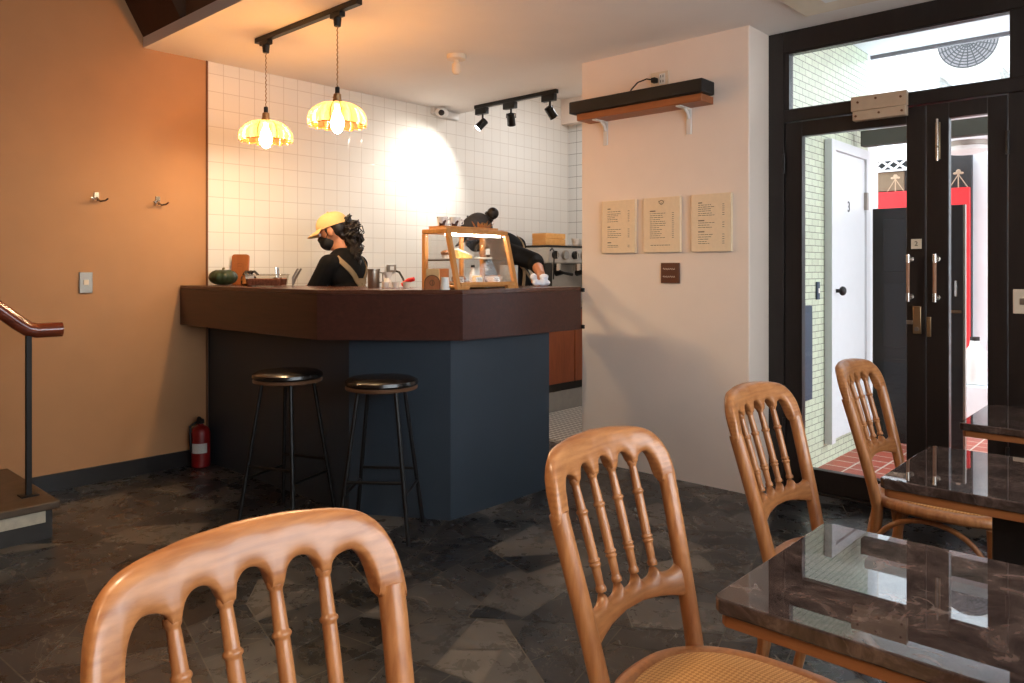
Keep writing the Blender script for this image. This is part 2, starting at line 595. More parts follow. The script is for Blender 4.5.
def cow():
    k = N('cow_print_glaze')
    f = k.noise(k.coord(), 34, 1, 0.3)
    k.set(Base_Color=k.ramp(f, [(0.50, S((236, 228, 220))), (0.53, S((84, 48, 34)))]), Roughness=0.2)
    return k.m
M['cow'] = cow()

# ------------------------------------------------------------------ key dimensions
LX = -4.795          # left wall
HC = 2.60            # ceiling
MY = 3.99            # menu wall front
DY = 4.25            # door plane
PXL, PXR = -3.035, -1.875   # menu wall left / right edges
RX = 1.30            # right wall
BY = -2.4            # wall behind the photographer
KY = 6.075           # kitchen back wall

# ------------------------------------------------------------------ setting
def clip(poly, p, n, keep_gap):
    """keep the part of a convex polygon where (q-p).n < -gap"""
    out = []
    m = len(poly)
    for i in range(m):
        a, b = poly[i], poly[(i + 1) % m]
        da = (a[0] - p[0]) * n[0] + (a[1] - p[1]) * n[1] + keep_gap
        db = (b[0] - p[0]) * n[0] + (b[1] - p[1]) * n[1] + keep_gap
        if da <= 0: out.append(a)
        if (da < 0 < db) or (db < 0 < da):
            t = da / (da - db)
            out.append((a[0] + (b[0] - a[0]) * t, a[1] + (b[1] - a[1]) * t))
    return out


def area(p):
    return abs(sum(p[i][0] * p[(i + 1) % len(p)][1] - p[(i + 1) % len(p)][0] * p[i][1] for i in range(len(p)))) / 2


def paving():
    rnd = random.Random(11)
    mb = MB()
    mb.tone = 0.001
    todo = [[(LX, BY), (RX, BY), (RX, DY), (LX, DY)]]
    done = []
    while todo:
        p = todo.pop()
        a = area(p)
        if len(p) < 3 or a < 1e-4: continue
        if a < rnd.uniform(0.028, 0.10):
            done.append(p); continue
        cx = sum(q[0] for q in p) / len(p); cy = sum(q[1] for q in p) / len(p)
        i = max(range(len(p)), key=lambda k: (p[k][0] - p[(k + 1) % len(p)][0]) ** 2 + (p[k][1] - p[(k + 1) % len(p)][1]) ** 2)
        e = (p[(i + 1) % len(p)][0] - p[i][0], p[(i + 1) % len(p)][1] - p[i][1])
        ang = math.atan2(e[1], e[0]) + rnd.uniform(-0.5, 0.5)
        n = (math.cos(ang), math.sin(ang))
        r = math.sqrt(a) * 0.22
        c = (cx + rnd.uniform(-r, r), cy + rnd.uniform(-r, r))
        g = 0.0024
        todo.append(clip(p, c, n, g)); todo.append(clip(p, c, (-n[0], -n[1]), g))
    for p in done:
        mb.tone = min(1.0, max(0.002, rnd.random() ** 1.25))
        vs = [(x, y, 0.0) for x, y in p]
        mb.add(vs, [tuple(range(len(p)))])
    return mb


fl = paving().build('floor', M['slate'], smooth=0)
struct(fl, 'dark slate crazy paving floor of the room')
g = MB().box(LX - .1, RX + .1, BY - .1, DY + .06, -0.12, -0.003).build('floor_bed', M['grout'], smooth=0)
g.parent = fl
struct(MB().box(LX, PXL, DY + 0.061, KY, -0.05, 0.0).build('floor_kitchen', M['mosaic'], smooth=0))
WT = 0.15
struct(MB().box(LX - WT, LX, BY - WT, 2.295, -0.1, 3.5).build('wall_left', M['orange_wall'], smooth=0))
struct(MB().box(LX - WT, LX + 0.004, 2.303, KY + WT, -0.1, 3.1).build('wall_left_tiled', M['tile'], smooth=0))
struct(MB().box(LX - 0.02, LX + 0.008, 2.293, 2.305, 0.0, HC).build('trim_1', M['kraftdark'], smooth=0))
struct(MB().box(LX, PXL, KY, KY + WT, -0.1, 3.1).build('wall_kitchen', M['tile_x'], smooth=0))
struct(MB().box(LX + 0.005, PXL - 0.001, KY - 0.115, KY - 0.001, 2.70, 2.95).build('trim_2', M['white_wall'], smooth=0))
struct(MB().box(PXL, PXR, MY, KY + WT, -0.1, 3.1).build('wall_front', M['white_wall'], smooth=0, bevel=0.006))
struct(MB().box(LX - WT, RX + WT, BY - WT, BY, -0.1, 3.5).build('wall_back', M['orange_wall'], smooth=0))
# right wall with its window opening
wr = MB()
wr.box(RX, RX + WT, BY, DY + .06, -0.1, 0.92).box(RX, RX + WT, BY, DY + .06, 2.28, 3.5)
wr.box(RX, RX + WT, BY, -0.3, 0.92, 2.28).box(RX, RX + WT, 3.2, DY + .06, 0.92, 2.28)
struct(wr.build('wall_right', M['white_wall'], smooth=0))
w1 = MB()
for y in (-0.3, 0.85, 2.0, 3.15): w1.box(RX + 0.08, RX + 0.13, y, y + 0.05, 0.92, 2.28)
w1.box(RX + 0.08, RX + 0.13, -0.3, 3.2, 0.92, 0.97).box(RX + 0.08, RX + 0.13, -0.3, 3.2, 2.23, 2.28)
w1o = struct(w1.build('window_1', M['blackwood'], smooth=0))
MB().box(RX + 0.10, RX + 0.106, -0.28, 3.18, 0.94, 2.26).build('window_pane', M['pane'], w1o, smooth=0)
# ceilings
ce = MB()
ce.prism([(LX, 1.90), (-1.9, 1.90), (-1.9, BY), (RX, BY), (RX, DY), (PXR, DY), (PXR, MY), (PXL, MY), (PXL, 4.56), (LX, 4.56)], HC, HC + 0.065)
struct(ce.build('ceiling', M['ceiling'], smooth=0))
struct(MB().box(LX, PXL, 4.56, KY, 2.95, 3.05).build('ceiling_kitchen', M['ceiling'], smooth=0))
struct(MB().box(LX, PXL, 4.54, 4.56, HC + .066, 2.95).build('trim_3', M['ceiling'], smooth=0))
# stairwell void: fascia, sloping soffit of the upper flight, far upper wall, top
fa = MB()
fa.hexa([(LX, 1.90, HC + .066), (-4.28, 1.90, HC + .066), (-4.28, 2.0, HC + .066), (LX, 2.0, HC + .066)],
        [(LX, 1.50, 3.40), (-4.28, 1.50, 3.40), (-4.28, 1.62, 3.40), (LX, 1.62, 3.40)])
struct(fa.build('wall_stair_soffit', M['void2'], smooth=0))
struct(MB().box(-4.28, -1.9, 1.93, 2.0, HC + .066, 3.4).box(-1.9, -1.84, BY, 2.0, HC + .066, 3.4).build('wall_stairwell', M['void'], smooth=0))
struct(MB().box(LX, -1.84, BY, 2.0, 3.41, 3.5).build('ceiling_stairwell', M['void'], smooth=0))
# skirting
struct(MB().box(LX, LX + 0.018, 1.20, 2.292, 0.0, 0.098).build('baseboard_left', M['base_dark'], smooth=0, bevel=0.003))
# stairs
st = MB()
sx = -3.945
st.box(LX + 0.001, sx - 0.03, BY + 0.3, 1.165, 0.0, 0.135)
stairs = struct(st.build('stairs', M['stepdark'], smooth=0), 'stone stair landing in the left corner')
MB().box(LX + 0.001, sx, BY + 0.3, 1.19, 0.136, 0.172).build('stair_tread', M['stepbrown'], stairs, bevel=0.006)
MB().box(sx - 0.029, sx - 0.022, BY + 0.3, 1.135, 0.078, 0.131).build('stair_band', M['stepwhite'], stairs, smooth=0)
s2 = MB()
for i in range(6):
    s2.box(LX + 0.001, sx - 0.05, BY + 0.3, 0.84 - 0.26 * i, 0.172 + 0.17 * i, 0.342 + 0.17 * i)
s2.build('stair_flight', M['stepbrown'], stairs, smooth=0, bevel=0.004)
rl = thing('stair_railing', (-4.14, 1.12, 0.172), 'dark red wooden handrail on a thin black post at the stairs', 'handrail')
def oval(mb, pts, rx, rz, n=18):
    rs = []
    for i, p in enumerate(pts):
        p = Vector(p)
        t = (Vector(pts[min(i + 1, len(pts) - 1)]) - Vector(pts[max(i - 1, 0)])).normalized()
        b = t.cross(Vector((0, 0, 1))).normalized(); u = b.cross(t)
        rs.append([p + b * math.cos(2 * PI * k / n) * rx + u * math.sin(2 * PI * k / n) * rz for k in range(n)])
    mb.rings(rs)
h = MB()
oval(h, [(-4.14, 1.255, .955), (-4.14, 1.145, .955), (-4.14, 1.11, .965), (-4.14, 1.07, .995), (-4.14, 0.75, 1.275), (-4.14, -0.9, 2.70)], .030, .036)
h.build('handrail', M['railwood'], rl)
MB().box(-4.152, -4.128, 1.10, 1.124, 0.172, 0.945).build('post', M['blackmatt'], rl, bevel=0.002)
MB().box(-4.175, -4.105, 1.075, 1.149, 0.172, 0.178).build('foot_plate', M['black'], rl)

# ------------------------------------------------------------------ door wall
FY0, FY1 = DY, DY + 0.055
fr = MB()
fr.box(PXR, -1.785, FY0 - .01, FY1 + .02, 0, HC - .001)                  # left jamb
fr.box(-1.785, RX, FY0 - .01, FY1 + .02, 2.478, HC - .001)               # head
fr.box(-1.785, RX, FY0 - .01, FY1 + .02, 2.085, 2.152)               # transom bar
fr.box(-0.700, RX, FY0 - .004, FY1, 0, 2.085)                             # fixed panel right
fr.box(-0.695, RX, FY0 - .004, FY1, 2.152, 2.478)
fr.box(-1.785, -0.7, FY0 - .01, FY1 + .02, -0.001, 0.012)
struct(fr.build('door_frame', M['blackwood'], smooth=0, bevel=0.004), 'dark brown wooden door frame with transom')
w2 = MB().box(-1.785, -1.757, FY0 + .0, FY1, 2.152, 2.478).box(-1.757, -0.695, FY0 + .0, FY1, 2.472, 2.478).box(-1.757, -0.695, FY0, FY1, 2.152, 2.158)
w2o = struct(w2.build('window_2', M['blackwood'], smooth=0), 'transom window above the doors')
MB().box(-1.757, -0.696, FY0 + .02, FY0 + .026, 2.159, 2.471).build('window_pane', M['pane'], w2o, smooth=0)


def leaf(name, x0, x1, gx0, gx1, gz0, gz1, label):
    o = MB()
    y0, y1 = FY0 + .004, FY1
    o.box(x0, gx0, y0, y1, .014, 2.08).box(gx1, x1, y0, y1, .014, 2.08)
    o.box(gx0, gx1, y0, y1, .014, gz0).box(gx0, gx1, y0, y1, gz1, 2.08)
    d = struct(o.build(name, M['blackwood'], smooth=0, bevel=0.003), label)
    MB().box(gx0, gx1, y0 + .02, y0 + .026, gz0, gz1).build('door_pane', M['pane'], d, smooth=0)
    return d


def pull(x, parent):
    o = MB()
    y = FY0 - .035
    o.cyl((x, y, 1.125), (x, y, 1.285), .0085, n=14)
    h = o.build('pull_handle', M['rosewood'], parent)
    e = MB()
    for za, zb in ((1.085, 1.128), (1.282, 1.325)):
        e.cyl((x, y, za), (x, y, zb), .0105, n=14)
    for z in (1.108, 1.30):
        e.cyl((x, y, z), (x + .004, FY0 + .004, z), .006, n=10)
        e.cyl((x + .004, FY0 - .004, z), (x + .004, FY0 + .004, z), .015, n=14)
    e.build('handle_mount', M['chrome'], h)


d1 = leaf('door_1', -1.783, -1.056, -1.686, -1.146, .135, 1.998, 'left glazed door leaf with wide pane')
d2 = leaf('door_2', -1.052, -0.704, -0.952, -0.786, .135, 2.003, 'right narrow glazed door leaf')
pull(-1.128, d1); pull(-1.006, d2)
lk = MB().box(-1.112, -1.074, FY0 - .012, FY0 + .004, .92, 1.06).build('lock_case', M['brass'], d1, bevel=0.003)
MB().cyl((-1.093, FY0 - .02, .945), (-1.093, FY0 - .012, .945), .011).box(-1.14, -1.112, FY0 - .018, FY0 - .010, .968, .988).build('lock_lever', M['steel'], lk)
MB().box(-1.048, -1.030, FY0 - .010, FY0 + .004, .908, 1.008).cyl((-1.039, FY0 - .013, .925), (-1.039, FY0 - .01, .925), .005).cyl((-1.039, FY0 - .013, .99), (-1.039, FY0 - .01, .99), .005).build('strike_plate', M['brass'], d2, bevel=0.002)
bt = MB().box(-1.010, -0.988, FY0 - .008, FY0 + .004, 1.80, 1.985).build('slide_bolt', M['brass'], d2, bevel=0.002)
MB().cyl((-0.999, FY0 - .016, 1.79), (-0.999, FY0 - .016, 2.0), .007).cyl((-0.999, FY0 - .026, 1.86), (-0.999, FY0 - .012, 1.86), .006).build('bolt_rod', M['chrome'], bt)
for z in (1.85, 0.35): MB().cyl((-0.702, FY0 - .009, z - .055), (-0.702, FY0 - .009, z + .055), .009).build('hinge', M['blackwood'], d2)
for z in (1.85, 0.35): MB().cyl((-1.784, FY0 - .009, z - .055), (-1.784, FY0 - .009, z + .055), .009).build('hinge', M['blackwood'], d1)
sg = MB().box(-1.122, -1.074, FY0 - .002, FY0 + .0035, 1.353, 1.403).build('door_sign', M['cream'], d1, smooth=0)


def text_mesh(body, size, mat, parent, at, rz=0.0, name='lettering', rx=PI / 2, depth=0.0008):
    c = bpy.data.curves.new(name, 'FONT'); c.body = body; c.size = size; c.extrude = depth
    c.align_x = 'CENTER'; c.align_y = 'CENTER'
    t = bpy.data.objects.new(name + '_curve', c); COL.objects.link(t)
    bpy.context.view_layer.update()
    me = bpy.data.meshes.new_from_object(t.evaluated_get(bpy.context.evaluated_depsgraph_get()))
    bpy.data.objects.remove(t)
    me.materials.clear(); me.materials.append(mat)
    o = bpy.data.objects.new(name, me); COL.objects.link(o)
    o.parent = parent
    o.location = Vector(at) - WL[parent.name]
    o.rotation_euler = (rx, 0, rz)
    WL[o.name] = WL[parent.name]
    return o


text_mesh('2', .034, M['ink'], sg, (-1.098, FY0 - .0035, 1.378))
# door closer on the transom bar
dc = thing('door_closer', (-1.265, FY0 - .01, 2.034), 'beige metal door closer bracket above the left glazed door', 'door closer')
MB().box(-1.405, -1.132, FY0 - .045, FY0 - .0105, 2.087, 2.164).build('bracket_plate', M['beigemetal'], dc, bevel=0.003)
MB().box(-1.392, -1.132, FY0 - .060, FY0 - .0105, 2.034, 2.083).build('closer_body', M['beigemetal'], dc, bevel=0.004)
for x, z in ((-1.37, 2.132), (-1.28, 2.142), (-1.16, 2.132)): MB().cyl((x, FY0 - .049, z), (x, FY0 - .044, z), .006).build('screw', M['kraftdark'], dc)
for x, z in ((-1.375, 2.057), (-1.26, 2.062), (-1.15, 2.057)): MB().cyl((x, FY0 - .064, z), (x, FY0 - .059, z), .006).build('screw', M['kraftdark'], dc)
sw = thing('switch_plate', (-0.645, FY0 - .012, 1.06), 'cream switch plate on the dark panel right of the doors', 'light switch')
MB().box(-0.680, -0.600, FY0 - .013, FY0 - .0042, 1.04, 1.155).build('plate', M['cream'], sw, bevel=0.003)
MB().box(-0.652, -0.628, FY0 - .018, FY0 - .0132, 1.082, 1.112).build('rocker', M['steel'], sw, bevel=0.002)

# ------------------------------------------------------------------ menu wall
sh = thing('wall_shelf', (-2.5, MY, 2.2), 'wooden wall shelf on two white brackets above the menus', 'shelf')
MB().box(-2.965, -2.09, MY - .145, MY - .001, 2.192, 2.235).build('board', M['shelfwood'], sh, bevel=0.003)
for x in (-2.84, -2.245):
    k = MB()
    k.box(x - .016, x + .016, MY - .13, MY - .001, 2.183, 2.191)
    k.box(x - .016, x + .016, MY - .010, MY - .001, 2.04, 2.183)
    k.tube([(x, MY - .055, 2.184), (x, MY - .025, 2.165), (x, MY - .008, 2.13)], .009, 8)
    k.build('bracket', M['whiteplastic'], sh, bevel=0.002)
bx = MB().box(-3.005, -2.068, MY - .175, MY - .03, 2.236, 2.312).build('speaker_bar', M['blackmatt'], origin=(-2.5, MY - .11, 2.236), bevel=0.006)
tag(bx, 'long black box lying on the wooden wall shelf', 'sound bar')
ou = thing('power_outlet', (-2.44, MY, 2.39), 'steel power outlet above the wall shelf with a black plug in it', 'power outlet')
MB().box(-2.500, -2.380, MY - .012, MY - .0005, 2.345, 2.440).build('plate', M['cream'], ou, bevel=0.003)
MB().box(-2.440, -2.400, MY - .0165, MY - .0125, 2.360, 2.425).build('socket', M['whiteplastic'], ou, bevel=0.002)
k = MB(); 
for z in (2.378, 2.408):
    for x in (-2.428, -2.412): k.box(x - .002, x + .002, MY - .018, MY - .0166, z - .007, z + .007)
k.build('slot', M['blackmatt'], ou)
pg = MB().box(-2.478, -2.448, MY - .05, MY - .0125, 2.372, 2.402).build('plug', M['blackmatt'], None, origin=(-2.463, MY - .03, 2.387), bevel=0.004)
tag(pg, 'black plug with a cord in the outlet above the wall shelf', 'plug')
MB().tube([(-2.463, MY - .05, 2.387), (-2.49, MY - .075, 2.392), (-2.55, MY - .08, 2.38), (-2.60, MY - .075, 2.345), (-2.62, MY - .07, 2.316)], .0045, 8).build('cord', M['blackmatt'], pg)


def menu(x0, x1, z0, z1, seed, logo, label):
    rnd = random.Random(seed)
    t = thing('menu_board', ((x0 + x1) / 2, MY, z0), label, 'menu', 'menus on the wall')
    MB().box(x0, x1, MY - .026, MY - .001, z0, z1).build('canvas', M['canvas'], t, bevel=0.002)
    w, h = x1 - x0, z1 - z0
    yy = MY - .0268
    ink, col_ = MB(), MB()

    def line(u0, u1, v, th=.0026, into=None):
        (into or ink).box(x0 + u0 * w, x0 + u1 * w, yy, yy + .001, z1 - v * h - th / 2, z1 - v * h + th / 2)

    def words_(u0, u1, v, th=.0026):
        u = u0
        while u < u1 - .015:
            e = min(u1, u + rnd.uniform(.03, .10)); line(u, e, v, th); u = e + .015
    if seed == 1: blocks = [(.155, [.21, .255, .29, .325, .36, .40]), (.50, [.55, .59, .63, .665, .70]), (.80, [.855, .885])]
    elif seed == 2: blocks = [(.245, [.29 + .037 * i for i in range(13)])]
    else: blocks = [(.15, [.19, .225, .26, .295, .335, .37]), (.46, [.50, .54, .58]), (.655, [.705, .745, .785, .825, .86])]
    for hd, ls in blocks:
        ink, col_ = MB(), MB()
        line(.18, .18 + rnd.uniform(.08, .16), hd, .0052)
        for v in ls:
            words_(.18, rnd.uniform(.40, .62), v)
            line(.79, .84, v, into=col_)
        ink.build('menu_lines', M['ink'], t, smooth=0); col_.build('price_column', M['ink'], t, smooth=0)
    if seed == 2:
        ink = MB(); words_(.2, .74, .87, .003); ink.build('foot_note', M['ink'], t, smooth=0)
    if logo:
        lg = MB()
        c = ((x0 + x1) / 2, z1 - .10 * h)
        pts = lambda r, a0, a1, cx, cz: [(cx + r * math.cos(a0 + (a1 - a0) * i / 12), yy, cz + r * math.sin(a0 + (a1 - a0) * i / 12)) for i in range(13)]
        lg.tube(pts(.013, .3, PI - .3, c[0], c[1] + .002), .0016, 6)
        lg.tube(pts(.010, PI + .2, 2 * PI - .2, c[0], c[1] + .0), .0016, 6)
        lg.tube([(c[0] - .018, yy, c[1] + .012), (c[0] - .013, yy, c[1] - .004)], .0016, 6)
        lg.tube([(c[0] + .018, yy, c[1] + .012), (c[0] + .013, yy, c[1] - .004)], .0016, 6)
        lg.tube([(c[0] - .005, yy, c[1] - .002), (c[0] + .005, yy, c[1] - .002)], .0016, 6)
        lg.build('logo', M['ink'], t)
    return t


menu(-2.855, -2.605, 1.350, 1.680, 1, False, 'leftmost cream menu board on the white wall, nearest the counter')
menu(-2.543, -2.293, 1.350, 1.680, 2, True, 'middle cream menu board with a small logo at its top')
menu(-2.218, -1.970, 1.350, 1.680, 3, False, 'rightmost cream menu board on the white wall, nearest the door')
pq = thing('wall_plaque', (-2.368, MY, 1.165), 'small square brown plaque with two white lines under the menus', 'sign')
MB().box(-2.430, -2.306, MY - .012, MY - .001, 1.165, 1.287).build('plate', M['plaque'], pq, bevel=0.002)
k = MB()
for z in (1.250, 1.204):
    pts = [(-2.415 + .08 * i / 22, MY - .0128, z + (.0055 * math.sin(i * 1.9) if i % 5 else 0)) for i in range(23)]
    k.tube(pts, .0013, 5)
k.build('lettering', M['whiteink'], pq)

# ------------------------------------------------------------------ left wall fittings
for (y, z, lab) in ((1.635, 1.655, 'chrome double coat hook on the tan wall, the one nearer the stairs'),
                    (1.985, 1.655, 'chrome double coat hook on the tan wall, the one nearer the tiles')):
    t = thing('coat_hook', (LX, y, z), lab, 'hook', 'coat hooks on the tan wall')
    MB().box(LX + .0005, LX + .007, y - .014, y + .014, z - .008, z + .045).build('back_plate', M['chrome'], t, bevel=0.003)
    for s in (-1, 1):
        MB().tube([(LX + .006, y, z + .012), (LX + .03, y + s * .012, z - .010), (LX + .05, y + s * .032, z - .006), (LX + .054, y + s * .045, z + .008)], [.006, .006, .005, .006], 8).build('prong', M['chrome'], t)
sw2 = thing('wall_switch', (LX, 1.577, 1.11), 'brushed steel switch plate on the tan wall', 'light switch')
MB().box(LX + .0005, LX + .010, 1.541, 1.613, 1.110, 1.232).build('plate', M['steel'], sw2, bevel=0.003)
MB().box(LX + .0102, LX + .014, 1.563, 1.591, 1.156, 1.188).build('button', M['cream'], sw2, bevel=0.002)
o2 = thing('kitchen_outlet', (LX + .004, 3.80, 1.2), 'steel outlet on the tiles behind the counter', 'power outlet')
MB().box(LX + .0045, LX + .014, 3.76, 3.85, 1.225, 1.285).build('plate', M['steel'], o2, bevel=0.003)
MB().box(LX + .0142, LX + .018, 3.785, 3.825, 1.24, 1.27).build('socket', M['whiteplastic'], o2, bevel=0.002)

# ------------------------------------------------------------------ ceiling fittings
def track(name, p0, p1, label):
    v = Vector(p1) - Vector(p0)
    o = MB().box(p0[0], p1[0], p0[1] - .017, p0[1] + .017, HC - .03, HC - .0005)
    b = o.build(name, M['black'], None, origin=(p0[0], p0[1], HC - .03), bevel=0.002)
    return tag(b, label, 'track rail')


track('lighting_track', (-4.12, 2.28), (-3.12, 2.28), 'black ceiling track holding the two amber pendants')
track('lighting_track', (-4.47, 4.43), (-3.60, 4.43), 'black ceiling track holding three spotlights near the kitchen')


def pendant(x, y, zb, label):
    t = thing('pendant_lamp', (x, y, zb), label, 'pendant lamp', 'amber glass pendants')
    MB().box(x - .045, x + .045, y - .017, y + .017, HC - .055, HC - .0305).lathe([(.018, HC - .10), (.022, HC - .056)], (x, y, 0), 16).build('track_adapter', M['black'], t, bevel=0.002)
    zt = zb + .185
    cz = []
    n = 60
    for i in range(n + 1):
        z = zt + .08 + (HC - .10 - zt - .08) * i / n
        cz.append((x + .0022 * math.cos(i * 1.3), y + .0022 * math.sin(i * 1.3), z))
    MB().tube(cz, .0028, 6).build('cord', M['cord'], t)
    MB().lathe([(.006, zt + .085), (.012, zt + .08), (.012, zt + .05), (.017, zt + .048)], (x, y, 0), 16).build('cord_grip', M['black'], t)
    sk = MB().lathe([(.014, zt + .05), (.020, zt + .044), (.020, zt + .02), (.024, zt + .016), (.024, zt - .006), (.034, zt - .010)], (x, y, 0), 20).build('socket', M['brass'], t)
    MB().cyl((x - .02, y, zt + .03), (x - .036, y, zt + .036), .004).build('turn_key', M['black'], sk)
    # petal shaped ribbed shade
    rs, rs2 = [], []
    prof = [(.030, .000), (.055, -.002), (.085, -.010), (.112, -.028), (.132, -.054), (.139, -.082), (.134, -.106)]
    NP = 14
    for off, store in ((0, rs), (-.005, rs2)):
        for q, (r, z) in enumerate(prof):
            ring = []
            u = q / (len(prof) - 1)
            for k_ in range(NP * 10):
                a = 2 * PI * k_ / (NP * 10)
                ph = abs(math.sin(a * NP / 2))
                rr = (r + off) * (1 + (.08 + .18 * u) * (ph - .55)) 
                zz = z - .018 * u ** 3 * ph + .012 * u * (ph - .4)
                ring.append(Vector((x + rr * math.cos(a), y + rr * math.sin(a), zt + zz)))
            store.append(ring)
    s = MB()
    s.rings(rs + rs2[::-1], cap0=False, cap1=False)
    s.build('shade', M['amber'], t, smooth=60)
    for q in range(NP):
        kk = q * 10
        MB().tube([r_[kk] for r_ in rs], .0022, 6).build('rib', M['amberdark'], t)
    tr = MB()
    ring = [(r_.x, r_.y, r_.z) for r_ in rs[-1]]
    tr.tube(ring, .0028, 6, closed=True)
    tr.build('shade_rim', M['amberdark'], t, smooth=60)
    bl = MB()
    bl.lathe([(.012, zt - .012), (.014, zt - .035), (.026, zt - .065), (.034, zt - .098), (.030, zt - .128), (.016, zt - .150), (.002, zt - .157)], (x, y, 0), 20)
    bl.build('bulb', M['bulb'], t)


pendant(-4.02, 2.28, 1.92, 'amber petal glass pendant nearer the tan wall')
pendant(-3.31, 2.28, 1.92, 'amber petal glass pendant farther from the tan wall')


def spot(x, tgt, lit, label):
    y = 4.43
    t = thing('track_spotlight', (x, y, 2.42), label, 'spotlight', 'spotlights on the kitchen track')
    MB().box(x - .062, x + .062, y - .020, y + .020, HC - .082, HC - .0305).build('driver_box', M['black'], t, bevel=0.003)
    p = Vector((x + .01, y, HC - .155))
    dirv = (Vector(tgt) - p).normalized()
    MB().cyl((x + .01, y, HC - .082), (x + .01, y, HC - .12), .008).build('stem', M['black'], t)
    a = p - dirv * .035; b_ = p + dirv * .06
    hd = MB().tube([a, a + dirv * .004, p + dirv * .045, b_], [.026, .031, .033, .034], 20).build('lamp_head', M['black'], t)
    MB().tube([b_ + dirv * .0005, b_ + dirv * .002], [.028, .028], 20).build('lens', M['spotlens'] if lit else M['steel'], hd)
    yk = MB()
    side = dirv.cross(Vector((0, 0, 1))).normalized()
    for s_ in (-1, 1):
        yk.tube([(x + .01, y, HC - .118), Vector((x + .01, y, HC - .122)) + side * s_ * .036, p + side * s_ * .037], .004, 6)
    yk.build('yoke', M['black'], t)
    if lit:
        lamp('spotlight_beam', 'SPOT', tuple(b_ + dirv * .01), 52, (1.0, 0.97, 0.90), target=tgt, spot_size=math.radians(125), spot_blend=1.0, shadow_soft_size=0.028)


spot(-4.395, (-4.795, 3.95, 1.80), True, 'black track spotlight shining on the white tiles, leftmost of three')
spot(-4.08, (-4.6, 5.2, 0.9), False, 'black track spotlight in the middle of three, unlit')
spot(-3.68, (-3.3, 5.6, 0.9), False, 'black track spotlight nearest the menu wall, rightmost of three')
det = thing('smoke_detector', (-3.50, 3.30, HC - .1), 'cream ceiling detector with a hanging cylinder above the counter', 'detector')
MB().lathe([(.030, HC - .032), (.058, HC - .028), (.062, HC - .0005)], (-3.50, 3.30, 0), 28).build('base', M['cream'], det)
MB().lathe([(.002, HC - .125), (.018, HC - .120), (.028, HC - .105), (.028, HC - .06), (.024, HC - .052), (.018, HC - .048), (.018, HC - .032)], (-3.50, 3.30, 0), 20).build('sensor', M['cream'], det)
cc = thing('security_camera', (LX, 4.30, 2.5), 'white security camera high on the tiled wall', 'camera')
MB().box(LX + .0045, LX + .05, 4.22, 4.30, 2.545, 2.60 - .001).build('mount', M['whiteplastic'], cc, bevel=0.006)
hd = MB().ell((LX + .085, 4.275, 2.555), (.05, .06, .042), 20, 12).build('camera_body', M['whiteplastic'], cc)
MB().cyl((LX + .115, 4.245, 2.545), (LX + .130, 4.228, 2.54), .024, n=20).build('lens', M['blackmatt'], hd)
MB().box(LX + .0045, LX + .035, 4.34, 4.52, 2.53, 2.585).build('cable_box', M['whiteplastic'], cc, bevel=0.008)
ac = thing('air_conditioner_cassette', (-1.3, 3.5, HC), 'cream ceiling cassette panel in front of the door', 'air conditioner')
MB().box(-1.56, -0.76, 3.13, 3.985, HC - .028, HC - .0005).build('panel', M['cream'], ac, bevel=0.008)
k = MB(); k.box(-1.40, -0.92, 3.29, 3.825, HC - .034, HC - .0285); k.build('grille', M['whiteplastic'], ac, bevel=0.004)

# ------------------------------------------------------------------ counter
ZT = 1.147
co = thing('counter', (-3.4, 2.6, 0), 'bar counter with walnut band and blue grey base', 'counter')
WX = LX + 0.010
inner = [(-3.27, 3.53), (-3.27, 2.92), (-3.42, 2.74), (-3.68, 2.74), (-3.78, 2.60), (WX, 2.60)]
outer = [(WX, 2.121), (-3.252, 2.121), (-2.69, 2.58), (-2.69, 3.53)]
MB().prism(outer + inner, ZT - .022, ZT).build('counter_top', M['topwood'], co, bevel=0.002)
lip = [(WX, 2.121), (-3.252, 2.121), (-2.69, 2.58), (-2.69, 3.53)]
lin = [(-2.71, 3.53), (-2.71, 2.589), (-3.259, 2.141), (WX, 2.141)]
MB().prism(lip + lin, .899, ZT - .0225).build('fascia', M['lip'], co, smooth=0, bevel=0.0015)
base = [(WX, 2.305), (-3.244, 2.305), (-2.776, 2.578), (-2.776, 3.343), (-3.18, 3.343), (-3.18, 2.75), (-3.4, 2.56), (WX, 2.56)]
MB().prism(base, 0.0, ZT - .023).build('base_panel', M['bluegrey'], co, smooth=0)
for z in (.903, ZT - .03): MB().box(-2.712, -2.676, 3.531, 3.548, z, z + .022).build('end_catch', M['blackmatt'], co, bevel=0.002)
# back counter with espresso machine along the left wall
bc = thing('back_counter', (-4.5, 5.2, 0), 'wooden back counter along the tiled wall under the coffee machine', 'cabinet')
MB().box(LX + .005, -4.24, 4.25, 6.06, .17, .90).build('cabinet_body', M['blackmatt'], bc)
for y0, y1 in ((4.27, 4.85), (4.86, 5.44), (5.45, 6.04)):
    dr = MB().box(-4.239, -4.218, y0, y1, .24, .885).build('door', M['cabwood'], bc, bevel=0.003)
MB().box(LX + .005, -4.23, 4.25, 6.06, 0, .169).build('plinth', M['greybox'], bc)
MB().box(LX + .005, -4.205, 4.24, 6.07, .901, .935).build('worktop', M['steel'], bc, bevel=0.003)
em = thing('espresso_machine', (-4.48, 5.470, .935), 'steel espresso machine on the back counter', 'coffee machine')
MB().box(-4.76, -4.24, 5.100, 5.870, 1.30, 1.445).box(-4.76, -4.42, 5.100, 5.870, 1.00, 1.30).build('body', M['machine'], em, bevel=0.012)
MB().box(-4.765, -4.235, 5.095, 5.875, 1.446, 1.460).build('top_rim', M['blackmatt'], em, bevel=0.004)
for y in (5.110, 5.840): MB().box(-4.76, -4.22, y, y + .02, .975, 1.30).build('side_frame', M['blackmatt'], em, bevel=0.008)
